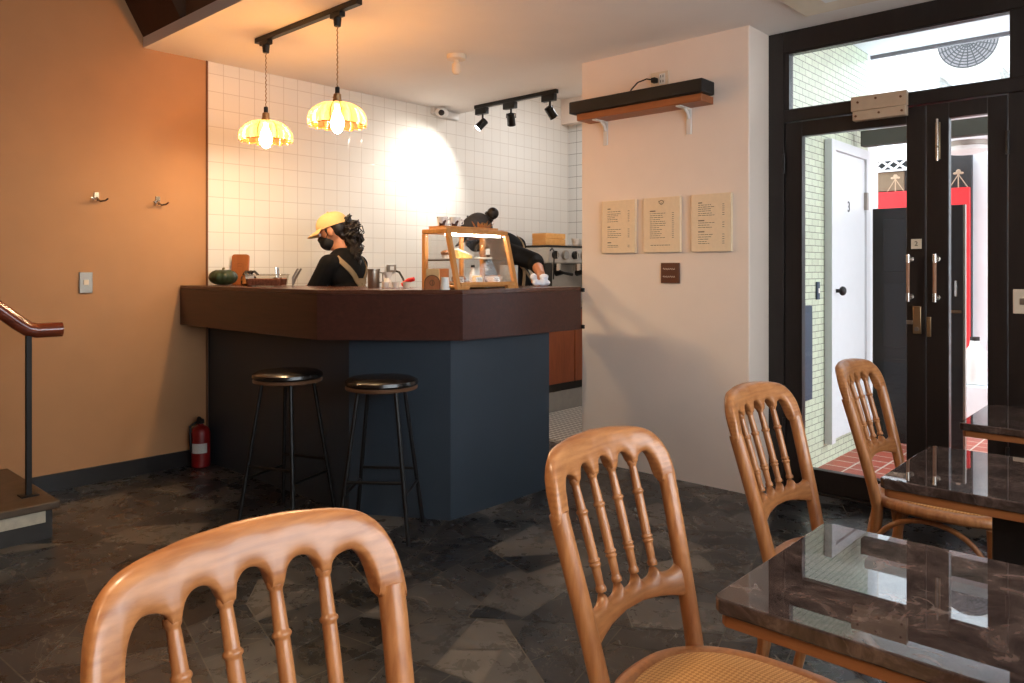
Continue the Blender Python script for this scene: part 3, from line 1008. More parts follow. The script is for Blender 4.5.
MB().box(-4.70, -4.21, 5.132, 5.838, .985, 1.055).build('drip_tray', M['machine'], em, bevel=0.004)
MB().box(-4.419, -4.412, 5.150, 5.820, 1.07, 1.29).build('back_splash', M['machine'], em)
for i, y in enumerate((5.180, 5.320, 5.460, 5.600, 5.740)):
    kn = MB().cyl((-4.239, y, 1.375), (-4.215, y, 1.375), .042 if i % 2 else .036, n=22).build('gauge' if i % 2 else 'knob', M['steel'] if i % 2 else M['blackmatt'], em)
    if i % 2: MB().cyl((-4.2145, y, 1.375), (-4.213, y, 1.375), .034, n=22).build('dial', M['greybox'], kn)
    else: MB().box(-4.215, -4.200, y - .007, y + .007, 1.345, 1.405).build('knob_grip', M['chrome'], kn)
for y in (5.320, 5.620):
    gh = MB().cyl((-4.33, y, 1.235), (-4.33, y, 1.30), .04, n=20).build('group_head', M['chrome'], em)
    MB().tube([(-4.33, y, 1.22), (-4.25, y, 1.215), (-4.15, y, 1.20)], [.036, .012, .014], 12).build('portafilter', M['blackmatt'], gh)
MB().tube([(-4.24, 5.120, 1.41), (-4.20, 5.100, 1.43), (-4.16, 5.080, 1.40), (-4.17, 5.080, 1.16)], .006, 8).build('steam_wand', M['blackmatt'], em)
for y in (5.150, 5.820):
    for x in (-4.72, -4.26): MB().cyl((x, y, .935), (x, y, 1.0), .016).build('foot', M['blackmatt'], em)
cr = thing('wooden_crate', (-4.42, 5.340, 1.46), 'pale wooden crate on top of the espresso machine', 'crate')
ca, cb_, cc_, cd = -4.50, -4.34, 5.180, 5.460
k = MB(); k.box(ca, cb_, cc_, cd, 1.461, 1.471)
k.build('crate_bottom', M['crate'], cr)
for (x0, x1, y0, y1) in ((ca, ca + .012, cc_, cd), (cb_ - .012, cb_, cc_, cd)):
    for z in (1.472, 1.523): MB().box(x0, x1, y0, y1, z, z + .047).build('slat', M['crate'], cr, bevel=0.002)
for (y0, y1) in ((cc_, cc_ + .012), (cd - .012, cd)):
    MB().box(ca + .0125, cb_ - .0125, y0, y1, 1.472, 1.57).build('end_board', M['crate'], cr, bevel=0.002)
for i in range(3):
    x, y = (-4.30, 5.56 + .09 * i)
    k = MB(); k.lathe([(.022, 1.461), (.036, 1.50), (.040, 1.53), (.036, 1.53), (.030, 1.475)], (x, y, 0), 20)
    tag(k.build('coffee_cup', M['cowcup'], None, origin=(x, y, 1.461)), 'white cup on top of the espresso machine beside the crate', 'cup', 'white cups on the espresso machine')

# ------------------------------------------------------------------ display case
X0, X1B, X1T, Y0, Y1, Z0, Z1 = -3.02, -2.745, -2.825, 2.60, 3.05, ZT, 1.456
cs = thing('display_case', ((X0 + X1B) / 2, (Y0 + Y1) / 2, ZT), 'wooden pastry display case with slanted glass front on the counter corner', 'display case')
w = .024
def xf(z): return X1B + (X1T - X1B) * (z - Z0) / (Z1 - Z0)
for y0, y1 in ((Y0, Y0 + w), (Y1 - w, Y1)):
    MB().box(X0, X0 + w, y0, y1, Z0, Z1 - w).build('back_post', M['casewood'], cs, bevel=0.002)
    a, b_ = xf(Z0 + .0), xf(Z1 - w)
    MB().hexa([(a - w, y0, Z0), (a, y0, Z0), (a, y1, Z0), (a - w, y1, Z0)], [(b_ - w, y0, Z1 - w), (b_, y0, Z1 - w), (b_, y1, Z1 - w), (b_ - w, y1, Z1 - w)]).build('front_post', M['casewood'], cs, bevel=0.002)
k = MB(); 
k.box(X0, X1T, Y0, Y1, Z1 - w + .0005, Z1)
k.build('top_panel', M['casewood'], cs, bevel=0.003)
k = MB()
yA, yB = Y0 + w + .0005, Y1 - w - .0005
k.box(X1B - w, X1B - .003, yA, yB, Z0 + .018, Z0 + .036)
k.box(X1B - w, X1B - .003, yA, yA + .06, Z0, Z0 + .018).box(X1B - w, X1B - .003, yB - .06, yB, Z0, Z0 + .018)
k.build('front_rail', M['casewood'], cs, bevel=0.002)
k = MB().box(X0 + .002, X0 + w - .002, yA, yB, Z0, Z0 + .036)
k.build('back_rail', M['casewood'], cs, bevel=0.002)
MB().box(X0 + w + .001, X1B - w - .001, Y0 + .003, Y1 - .003, Z0 + .010, Z0 + .020).build('bottom_panel', M['casewood'], cs, bevel=0.001)
MB().box(X0 + .003, X0 + .018, (Y0 + Y1) / 2 + .04, (Y0 + Y1) / 2 + .06, Z0 + .037, Z1 - w).build('door_stile', M['casewood'], cs)
MB().hexa([(xf(Z0 + .037) - .014, yA, Z0 + .037), (xf(Z0 + .037) - .010, yA, Z0 + .037), (xf(Z0 + .037) - .010, yB, Z0 + .037), (xf(Z0 + .037) - .014, yB, Z0 + .037)],
          [(xf(Z1 - w) - .014, yA, Z1 - w), (xf(Z1 - w) - .010, yA, Z1 - w), (xf(Z1 - w) - .010, yB, Z1 - w), (xf(Z1 - w) - .014, yB, Z1 - w)]).build('front_glass', M['caseglass'], cs, smooth=0)
for y in (Y0 + .010, Y1 - .014):
    za, zb = Z0 + .021, Z1 - w - .0005
    MB().hexa([(X0 + w + .001, y, za), (xf(za) - w - .001, y, za), (xf(za) - w - .001, y + .004, za), (X0 + w + .001, y + .004, za)],
              [(X0 + w + .001, y, zb), (xf(zb) - w - .001, y, zb), (xf(zb) - w - .001, y + .004, zb), (X0 + w + .001, y + .004, zb)]).build('side_glass', M['caseglass'], cs, smooth=0)
ZS = 1.305
MB().box(X0 + w + .001, xf(ZS) - .032, Y0 + .016, Y1 - .016, ZS - .005, ZS).build('glass_shelf', M['caseglass'], cs, smooth=0)
k = MB()
for y in (Y0 + .0155, Y1 - .0215): k.box(X0 + .03, xf(ZS) - .034, y, y + .006, ZS - .014, ZS - .0055)
k.build('shelf_bracket', M['blackmatt'], cs)
MB().box(X1T - .05, X1T - .028, Y0 + .03, Y1 - .03, Z1 - w - .010, Z1 - w).build('light_strip', M['led'], cs)

ZB = Z0 + .021
def price_card(x, y, z, lab):
    k = MB().hexa([(x, y - .022, z), (x + .012, y - .022, z), (x + .012, y + .022, z), (x, y + .022, z)], [(x + .001, y - .022, z + .04), (x + .003, y - .022, z + .04), (x + .003, y + .022, z + .04), (x + .001, y + .022, z + .04)])
    o = k.build('price_card', M['paper'], None, origin=(x, y, z), smooth=0)
    i = MB()
    for q in range(3): i.box(x + .0125 - .0030 * q, x + .0132 - .0030 * q, y - .014, y + .012, z + .010 + .009 * q, z + .013 + .009 * q)
    i.build('lettering', M['ink'], o, smooth=0)
    tag(o, lab, 'price card', 'price cards in the display case')
price_card(-2.800, 2.665, ZB, 'white price card at the left end of the display case floor')
price_card(-2.800, 2.80, ZB, 'white price card in the middle of the display case floor')
price_card(-2.80, 2.93, ZB, 'white price card towards the right end of the display case floor')
def pastry(x, y, z, r, mat, lab, nm='pastry'):
    t = thing(nm, (x, y, z), lab, 'pastry')
    MB().lathe([(r * .8, z), (r * 1.25, z + .006), (r * 1.3, z + .010), (r * .8, z + .007)], (x, y, 0), 20).build('plate', M['paper'], t)
    k = MB(); rnd = random.Random(int(x * 1e3 + y * 1e4))
    k.ell((x, y, z + .024), (r, r * .8, .02), 14, 8)
    for q in range(5): k.ell((x + rnd.uniform(-r, r) * .5, y + rnd.uniform(-r, r) * .5, z + .036), r * .35, 8, 6)
    k.build('pastry_body', mat, t)
pastry(-2.89, 2.73, ZB, .034, M['brownbread'], 'round brown pastry on a plate on the display case floor, left of centre')
pastry(-2.87, 2.86, ZB, .034, M['cake'], 'pale yellow pastry on a plate in the middle of the display case floor')
pastry(-2.93, 2.80, ZB, .030, M['brownbread'], 'brown pastry at the back of the display case floor')
# loaf box, bowl, bottle
k = MB().box(-2.99, -2.93, 2.64, 2.71, ZB, ZB + .085)
tag(k.build('cardboard_box', M['boardwood'], None, origin=(-2.96, 2.675, ZB), bevel=0.003), 'small brown box standing at the left end of the display case', 'box')
t = thing('serving_bowl', (-2.86, 2.985, ZB), 'white bowl of brown bites at the right end of the display case', 'bowl')
MB().lathe([(.025, ZB), (.045, ZB + .03), (.050, ZB + .042), (.046, ZB + .042), (.022, ZB + .008)], (-2.86, 2.975, 0), 24).build('bowl', M['cowcup'], t)
k = MB()
for q in range(9):
    a = q * 2.4; r = .006 + .003 * q
    k.ell((-2.86 + r * math.cos(a), 2.975 + r * math.sin(a), ZB + .034 + .003 * (q % 3)), .011, 8, 6)
k.build('bite', M['brownbread'], t)
t = thing('milk_bottle', (-2.93, 2.905, ZB), 'small white bottle behind the pastries in the display case', 'bottle')
MB().lathe([(.018, ZB), (.020, ZB + .004), (.020, ZB + .055), (.009, ZB + .075), (.009, ZB + .09)], (-2.95, 2.905, 0), 18).build('body', M['cowcup'], t)
MB().lathe([(.011, ZB + .0905), (.011, ZB + .104)], (-2.95, 2.905, 0), 14).build('cap', M['blackmatt'], t)
t = thing('cake_slice', (-2.92, 2.80, ZS), 'yellow cake slice on the glass shelf of the display case', 'cake')
MB().hexa([(-2.95, 2.745, ZS), (-2.90, 2.745, ZS), (-2.90, 2.85, ZS), (-2.95, 2.85, ZS)], [(-2.95, 2.745, ZS + .045), (-2.90, 2.745, ZS + .045), (-2.90, 2.85, ZS + .016), (-2.95, 2.85, ZS + .016)]).build('sponge', M['cake'], t, bevel=0.002)
MB().hexa([(-2.95, 2.745, ZS + .0455), (-2.90, 2.745, ZS + .0455), (-2.90, 2.85, ZS + .0165), (-2.95, 2.85, ZS + .0165)], [(-2.95, 2.745, ZS + .053), (-2.90, 2.745, ZS + .053), (-2.90, 2.85, ZS + .022), (-2.95, 2.85, ZS + .022)]).build('icing', M['paper'], t)
t = thing('muffin', (-2.93, 2.685, ZS), 'small dark muffin on the left of the glass shelf', 'muffin')
MB().lathe([(.016, ZS), (.022, ZS + .024)], (-2.93, 2.685, 0), 18).build('paper_case', M['paper'], t)
MB().ell((-2.93, 2.685, ZS + .028), (.026, .026, .016), 16, 8).build('muffin_top', M['brownbread'], t)
t = thing('glass_cloche', (-2.92, 2.95, ZS), 'clear glass bell jar with a label on the shelf of the display case', 'jar')
MB().lathe([(.046, ZS), (.050, ZS + .004), (.050, ZS + .008)], (-2.92, 2.955, 0), 28).build('plate', M['paper'], t)
MB().lathe([(.047, ZS + .0085), (.047, ZS + .060), (.040, ZS + .078), (.020, ZS + .090), (.008, ZS + .094)], (-2.92, 2.955, 0), 28, cap0=False).build('dome', M['caseglass'], t)
MB().ell((-2.92, 2.955, ZS + .100), .008, 10, 8).build('knob', M['caseglass'], t)
MB().box(-2.872, -2.870, 2.925, 2.955, ZS + .022, ZS + .055).build('label', M['paper'], t)
MB().lathe([(.016, ZS + .0085), (.024, ZS + .03), (.02, ZS + .045)], (-2.92, 2.955, 0), 14).build('cake', M['brownbread'], t)
# tray with cups and dried leaves on top of the case
t = thing('wooden_tray', (-2.93, 2.80, Z1), 'thin wooden tray on top of the display case', 'tray')
MB().box(-3.00, -2.87, 2.63, 3.02, Z1 + .0005, Z1 + .008).build('tray_base', M['casewood'], t, bevel=0.002)
k = MB(); k.box(-3.00, -2.994, 2.63, 3.02, Z1 + .0085, Z1 + .016).box(-2.876, -2.87, 2.63, 3.02, Z1 + .0085, Z1 + .016)
k.box(-2.993, -2.877, 2.63, 2.636, Z1 + .0085, Z1 + .016).box(-2.993, -2.877, 3.014, 3.02, Z1 + .0085, Z1 + .016)
k.build('tray_edge', M['casewood'], t)
ZQ = Z1 + .0085
for (x, y, lab) in ((-2.94, 2.672, 'cow print cup on the tray, the left one'), (-2.92, 2.742, 'cow print cup on the tray, the right one')):
    t = thing('cow_print_cup', (x, y, ZQ), lab, 'cup', 'cow print cups on the display case')
    MB().lathe([(.019, ZQ), (.022, ZQ + .003), (.029, ZQ + .056), (.026, ZQ + .056), (.018, ZQ + .008)], (x, y, 0), 24).build('cup_body', M['cow'], t)
    MB().tube([(x + .02, y + .018, ZQ + .044), (x + .032, y + .030, ZQ + .040), (x + .032, y + .030, ZQ + .02), (x + .018, y + .016, ZQ + .016)], .0035, 8).build('handle', M['cow'], t)
rnd = random.Random(3)
k = MB()
for q in range(26):
    a = rnd.uniform(0, 2 * PI); b0 = Vector((-2.93 + rnd.uniform(-.02, .02), 2.955 + rnd.uniform(-.03, .03), ZQ))
    dv = Vector((math.cos(a) * .5, math.sin(a) * .6, rnd.uniform(.5, 1.2))).normalized() * rnd.uniform(.03, .062)
    k.tube([b0, b0 + dv * .5, b0 + dv + Vector((0, 0, -.006))], [.002, .0075, .001], 6, flat=.35)
tag(k.build('dried_leaves', M['driedleaf'], None, origin=(-2.93, 2.955, ZQ)), 'little bunch of dried brown leaves on the tray on the display case', 'dried plant')

# ------------------------------------------------------------------ things on the counter
t = thing('green_pumpkin', (-4.634, 2.33, ZT), 'dark green pumpkin on the left end of the counter', 'pumpkin')
rs = []
for i in range(1, 15):
    a = PI * i / 15
    ring = []
    for q in range(60):
        b_ = 2 * PI * q / 60
        r = .089 * math.sin(a) ** .8 * (1 - .07 * abs(math.cos(b_ * 5)) ** 3)
        ring.append(Vector((-4.634 + r * math.cos(b_), 2.33 + r * math.sin(b_), ZT + .051 - .051 * math.cos(a) * (1 - .0 * r) - (.006 if i > 13 else 0))))
    rs.append(ring)
MB().rings(rs).build('pumpkin_body', M['pumpkin'], t, smooth=60)
MB().tube([(-4.634, 2.33, ZT + .094), (-4.632, 2.33, ZT + .104), (-4.626, 2.332, ZT + .110)], [.010, .007, .008], 8).build('stem', M['stem'], t)
t = thing('cutting_board', (-4.69, 2.465, ZT), 'upright wooden board with rounded corners behind the pumpkin', 'board')
k = MB()
def rrect(cx, cz, wx, hz, r, n=6):
    p = []
    for (sx_, sz_, a0) in ((1, 1, 0), (-1, 1, PI / 2), (-1, -1, PI), (1, -1, 1.5 * PI)):
        for i in range(n + 1):
            a = a0 + PI / 2 * i / n
            p.append((cx + sx_ * (wx / 2 - r) + r * math.cos(a), cz + sz_ * (hz / 2 - r) + r * math.sin(a)))
    return p
bcen = Vector((-4.69, 2.47, ZT))
k.M = Matrix.Translation(bcen) @ Matrix.Rotation(math.radians(35), 4, 'Z') @ Matrix.Rotation(math.radians(90 - 6), 4, 'X')
k.prism(rrect(0, .1, .118, .2, .018), -.008, .008)
bd = k.build('board', M['boardwood'], t, bevel=0.002)
k = MB(); k.M = Matrix.Translation(bcen) @ Matrix.Rotation(math.radians(35), 4, 'Z') @ Matrix.Rotation(math.radians(84), 4, 'X')
k.tube([(-.02, .135, .0085), (0, .142, .0085), (.02, .135, .0085)], .0014, 6).tube([(-.016, .122, .0085), (.016, .122, .0085)], .0014, 6)
k.build('burnt_mark', M['kraftdark'], bd)
BX, BYY = -4.427, 2.39
t = thing('wrapped_bundle', (BX, BYY, ZT), 'dark wrapped bundle tied with a tan ribbon beside the pumpkin', 'bundle')
k = MB(); k.box(BX - .05, BX + .04, BYY - .03, BYY + .04, ZT, ZT + .062)
k.build('dark_wrapping', M['darkcloth'], t, bevel=0.016, seg=4)
k = MB()
for a, L_ in ((.3, .075), (1.2, .06), (2.4, .085), (3.4, .06), (5.2, .09)):
    c = Vector((BX + .02, BYY, ZT + .064))
    k.tube([c, c + Vector((math.cos(a) * L_ * .5, math.sin(a) * L_ * .4, .026)), c + Vector((math.cos(a) * L_, math.sin(a) * L_ * .7, .004))], [.006, .014, .010], 8, flat=.35)
k.build('bow', M['darkcloth'], t)
k = MB(); k.tube([(BX + .035, BYY - .03, ZT + .075), (BX + .05, BYY - .045, ZT + .045), (BX + .06, BYY - .05, ZT + .012)], [.012, .018, .020], 8, flat=.4)
k.tube([(BX + .025, BYY - .035, ZT + .07), (BX + .015, BYY - .042, ZT + .03)], [.010, .014], 8, flat=.4)
k.build('ribbon', M['tancloth'], t)
t = thing('clear_food_box', (-4.11, 2.34, ZT), 'clear plastic box of brown granola on the counter', 'food box')
c = Vector((-4.11, 2.34, ZT)); R = Matrix.Translation(c) @ Matrix.Rotation(math.radians(40), 4, 'Z')
def taper(mb, wx, wy, z0, z1, e):
    mb.hexa([(-wx, -wy, z0), (wx, -wy, z0), (wx, wy, z0), (-wx, wy, z0)], [(-wx - e, -wy - e, z1), (wx + e, -wy - e, z1), (wx + e, wy + e, z1), (-wx - e, wy + e, z1)])
k = MB(); k.M = R; taper(k, .095, .055, .004, .046, .006); k.build('granola', M['granola'], t, bevel=0.004)
k = MB(); k.M = R; taper(k, .099, .059, .001, .066, .008); k.build('tub', M['clearplastic'], t, smooth=0)
k = MB(); k.M = R; taper(k, .110, .070, .0665, .074, 0); k.build('lid', M['clearplastic'], t, bevel=0.003)
t = thing('serving_tongs', (-4.06, 2.49, ZT), 'steel tongs standing behind the granola box', 'tongs')
for s in (-1, 1):
    MB().tube([(-4.07, 2.485, ZT + .0), (-4.06 + .006 * s, 2.49 + .006 * s, ZT + .05), (-4.035 + .008 * s, 2.51 + .006 * s, ZT + .105)], [.005, .007, .006], 8).build('arm', M['steel'], t)
t = thing('utensil_jar', (-4.36, 2.555, ZT), 'steel spoon handles sticking up behind the granola box', 'utensils')
MB().lathe([(.024, ZT), (.026, ZT + .05), (.023, ZT + .05), (.021, ZT + .004)], (-4.36, 2.555, 0), 18).build('jar', M['steel'], t)
for q in (-1, 1): MB().tube([(-4.36 + .008 * q, 2.555, ZT + .006), (-4.36 + .014 * q, 2.55, ZT + .115)], [.004, .006], 8).build('spoon', M['chrome'], t)
t = thing('steel_canister', (-3.50, 2.655, ZT), 'steel canister beside the barista in the yellow cap', 'canister')
MB().lathe([(.032, ZT), (.034, ZT + .003), (.034, ZT + .095), (.037, ZT + .097), (.037, ZT + .104), (.033, ZT + .104), (.030, ZT + .01)], (-3.50, 2.655, 0), 24).build('body', M['steel'], t)
MB().tube([(-3.47, 2.668, ZT + .085), (-3.448, 2.68, ZT + .08), (-3.448, 2.68, ZT + .03), (-3.47, 2.668, ZT + .025)], .004, 8).build('handle', M['steel'], t)
t = thing('coffee_dripper', (-3.385, 2.665, ZT), 'white coffee dripper on the counter by the steel canister', 'dripper')
MB().lathe([(.032, ZT), (.034, ZT + .004), (.020, ZT + .045), (.016, ZT + .052)], (-3.385, 2.665, 0), 24).build('server', M['cowcup'], t)
MB().lathe([(.014, ZT + .0525), (.028, ZT + .085), (.026, ZT + .085), (.012, ZT + .056)], (-3.385, 2.665, 0), 24).build('cone', M['cowcup'], t)
t = thing('grinder_handle', (-3.34, 2.68, ZT), 'small red handled tool with a black lead beside the display case', 'tool')
MB().tube([(-3.30, 2.70, ZT + .012), (-3.27, 2.72, ZT + .04), (-3.24, 2.735, ZT + .048)], [.014, .014, .011], 10).build('red_grip', M['redplug'], t)
MB().tube([(-3.295, 2.71, ZT + .03), (-3.32, 2.72, ZT + .05), (-3.37, 2.735, ZT + .085), (-3.40, 2.74, ZT + .09)], .006, 8).build('lead', M['blackmatt'], t)
for i, (x, y) in enumerate(((-3.32, 2.60), (-3.26, 2.62), (-3.215, 2.66))):
    k = MB().lathe([(.016, ZT), (.022, ZT + .032), (.019, ZT + .032), (.014, ZT + .004)], (x, y, 0), 18)
    tag(k.build('sauce_cup', M['cowcup'], None, origin=(x, y, ZT)), 'small white cup on the counter between the canister and the display case', 'cup', 'small white cups on the counter')
# kraft bag with an arched label and paper cups
t = thing('coffee_bag', (-2.87, 2.53, ZT), 'kraft paper bag with an arched brown label left of the display case', 'bag')
c = Vector((-2.86, 2.535, ZT)); R = Matrix.Translation(c) @ Matrix.Rotation(math.radians(40), 4, 'Z')
k = MB(); k.M = R
k.hexa([(-.036, -.018, 0), (.036, -.018, 0), (.036, .022, 0), (-.036, .022, 0)], [(-.033, -.004, .104), (.033, -.004, .104), (.033, .006, .104), (-.033, .006, .104)])
k.build('bag_body', M['kraft'], t, bevel=0.003)
def arch(mb, r, hgt, y0, y1):
    p = [(-r, 0.002), (r, 0.002)] + [(r * math.cos(PI * i / 14), hgt - r + r * math.sin(PI * i / 14)) for i in range(15)]
    n = len(p)
    mb.add([(x, y0, z) for x, z in p] + [(x, y1, z) for x, z in p], [tuple(range(n)), tuple(range(n, 2 * n))[::-1]] + [(i, (i + 1) % n, n + (i + 1) % n, n + i) for i in range(n)])
k = MB(); k.M = R; arch(k, .040, .074, -.024, -.020); lb = k.build('label_border', M['kraftdark'], t)
k = MB(); k.M = R; arch(k, .035, .069, -.0252, -.0242); k.build('label', M['boardwood'], t)
k = MB(); k.M = R
k.tube([(.011 * math.cos(a / 16 * 2 * PI), -.0258, .034 + .014 * math.sin(a / 16 * 2 * PI)) for a in range(16)], .0022, 6, closed=True)
k.tube([(0, -.0258, .020), (0.002, -.0258, .034), (0, -.0258, .048)], .0022, 6)
k.build('emblem', M['kraftdark'], t)
t = thing('paper_cup_stack', (-2.80, 2.56, ZT), 'stack of white paper cups between the kraft bag and the display case', 'paper cups')
k = MB(); k.lathe([(.024, ZT), (.018, ZT + .06), (.0185, ZT + .062), (.0, ZT + .062)], (-2.80, 2.562, 0), 22); k.build('cup', M['paper'], t)
k = MB(); k.tube([(-2.80 + .0235 * math.cos(a / 20 * 2 * PI), 2.562 + .0235 * math.sin(a / 20 * 2 * PI), ZT + .004) for a in range(20)], .0018, 6, closed=True); k.build('rim', M['paper'], t)
t = thing('register_tablet', (-2.88, 3.17, ZT), 'grey tablet stand right of the display case', 'tablet')
c = Vector((-2.93, 3.17, ZT)); R = Matrix.Translation(c) @ Matrix.Rotation(math.radians(38), 4, 'Z')
k = MB(); k.M = R; k.box(-.05, .05, -.04, .04, 0, .012); k.build('stand', M['blackmatt'], t, bevel=0.003)
k = MB(); k.M = R; k.hexa([(-.052, -.012, .0125), (.052, -.012, .0125), (.052, .0, .0125), (-.052, .0, .0125)], [(-.052, .014, .125), (.052, .014, .125), (.052, .026, .125), (-.052, .026, .125)]); k.build('tablet', M['greybox'], t, bevel=0.003)
k = MB()
rnd = random.Random(8)
cl = []
for i in range(9):
    k.ell((-2.90 + rnd.uniform(-.05, .05), 3.43 + rnd.uniform(-.05, .05), ZT + .022 + (.035 if i % 3 == 0 else 0)), (rnd.uniform(.018, .034), rnd.uniform(.014, .03), rnd.uniform(.018, .022)), 12, 8)
tw = k.build('folded_cloth', M['towel'], None, origin=(-2.90, 3.43, ZT), remesh=.006, sm=3)
tag(tw, 'crumpled white cloth at the right end of the counter', 'cloth')

# ------------------------------------------------------------------ fire extinguisher and bar stools
ex, ey = -4.70, 2.215
t = thing('fire_extinguisher', (ex, ey, 0), 'red fire extinguisher on the floor between the tan wall and the counter', 'fire extinguisher')
cy = MB().lathe([(.050, 0.002), (.056, .008), (.056, .215), (.050, .24), (.034, .256), (.018, .262), (.018, .272)], (ex, ey, 0), 28).build('cylinder', M['red'], t)
k = MB(); n = 14
a0, a1 = math.radians(-95), math.radians(15)
rs = [[(ex + .0568 * math.cos(a0 + (a1 - a0) * i / n), ey + .0568 * math.sin(a0 + (a1 - a0) * i / n), z) for i in range(n + 1)] for z in (.095, .155)]
k.add(rs[0] + rs[1], [(i, i + 1, n + 2 + i, n + 1 + i) for i in range(n)])
k.build('label', M['label'], cy)
MB().lathe([(.016, .272), (.022, .276), (.022, .296), (.012, .302)], (ex, ey, 0), 16).build('valve', M['blackmatt'], t)
MB().tube([(ex, ey, .300), (ex + .02, ey - .02, .318), (ex + .05, ey - .045, .306)], [.010, .010, .008], 8, flat=.5).tube([(ex, ey, .296), (ex + .03, ey - .025, .290), (ex + .055, ey - .045, .284)], [.008, .008, .007], 8, flat=.5).build('lever', M['blackmatt'], t)
MB().tube([(ex - .02, ey - .01, .285), (ex - .02, ey - .06, .26), (ex - .005, ey - .064, .16), (ex - .005, ey - .060, .10)], .008, 8).build('hose', M['blackmatt'], t)


def stool(loc, rz, label):
    t = thing('bar_stool', (0, 0, 0), label, 'bar stool', 'bar stools at the counter')
    MB().lathe([(.150, .685), (.168, .686), (.170, .696), (.166, .702)], (0, 0, 0), 40).build('seat_rim', M['seatedge'], t)
    MB().lathe([(.166, .7025), (.173, .712), (.170, .726), (.150, .737), (.09, .744), (.002, .746)], (0, 0, 0), 40).build('cushion', M['leather'], t)
    tops = []
    for sx_, sy_ in ((1, 1), (-1, 1), (-1, -1), (1, -1)):
        a = Vector((sx_ * .088, sy_ * .088, .684)); b_ = Vector((sx_ * .165, sy_ * .165, 0.004))
        MB().cyl(a, b_, .0105, .0105, 12).build('leg', M['black'], t)
        tops.append((a, b_))
    for i in range(4):
        z = .215 if i % 2 else .275
        def at(q):
            a, b_ = tops[q % 4]; u = (a.z - z) / (a.z - b_.z); return a + (b_ - a) * u
        MB().cyl(at(i), at(i + 1), .0075, n=10).build('foot_bar', M['black'], t)
    k = MB()
    k.tube([(.10 * math.cos(a / 20 * 2 * PI), .10 * math.sin(a / 20 * 2 * PI), .678) for a in range(20)], .007, 8, closed=True)
    k.build('under_ring', M['black'], t)
    t.location = loc; t.rotation_euler = (0, 0, rz)
    return t


s1 = stool((-3.42, 2.06, 0), math.radians(20), 'black leather bar stool nearer the tan wall and fire extinguisher')
s2_ = copy_tree(s1)
s2_.location = (-2.885, 2.235, 0); s2_.rotation_euler = (0, 0, math.radians(38))
s2_['label'] = 'black leather bar stool nearer the corner of the counter'

# ------------------------------------------------------------------ chairs
def lean(z): return -0.118 * max(0.0, (z - .45) / .425) ** 1.12 if z > .45 else 0.0
def bow(y): return .030 * (y / .19) ** 2


def rail(mb, ys, ztop, zbot, th, n=10):
    rs = []
    for y in ys:
        zt, zb = ztop(y), zbot(y)
        th_ = th(y) if callable(th) else th
        zm, hh = (zt + zb) / 2, max((zt - zb) / 2, .0008)
        ring = []
        for k_ in range(n * 2):
            a = 2 * PI * k_ / (n * 2)
            ca, sa = math.cos(a), math.sin(a)
            px_ = abs(ca) ** .62 * (1 if ca > 0 else -1) * th_
            pz = abs(sa) ** .62 * (1 if sa > 0 else -1) * hh
            z = zm + pz
            ring.append(Vector((lean(z) + bow(y) + px_, y, z)))
        rs.append(ring)
    mb.rings(rs)


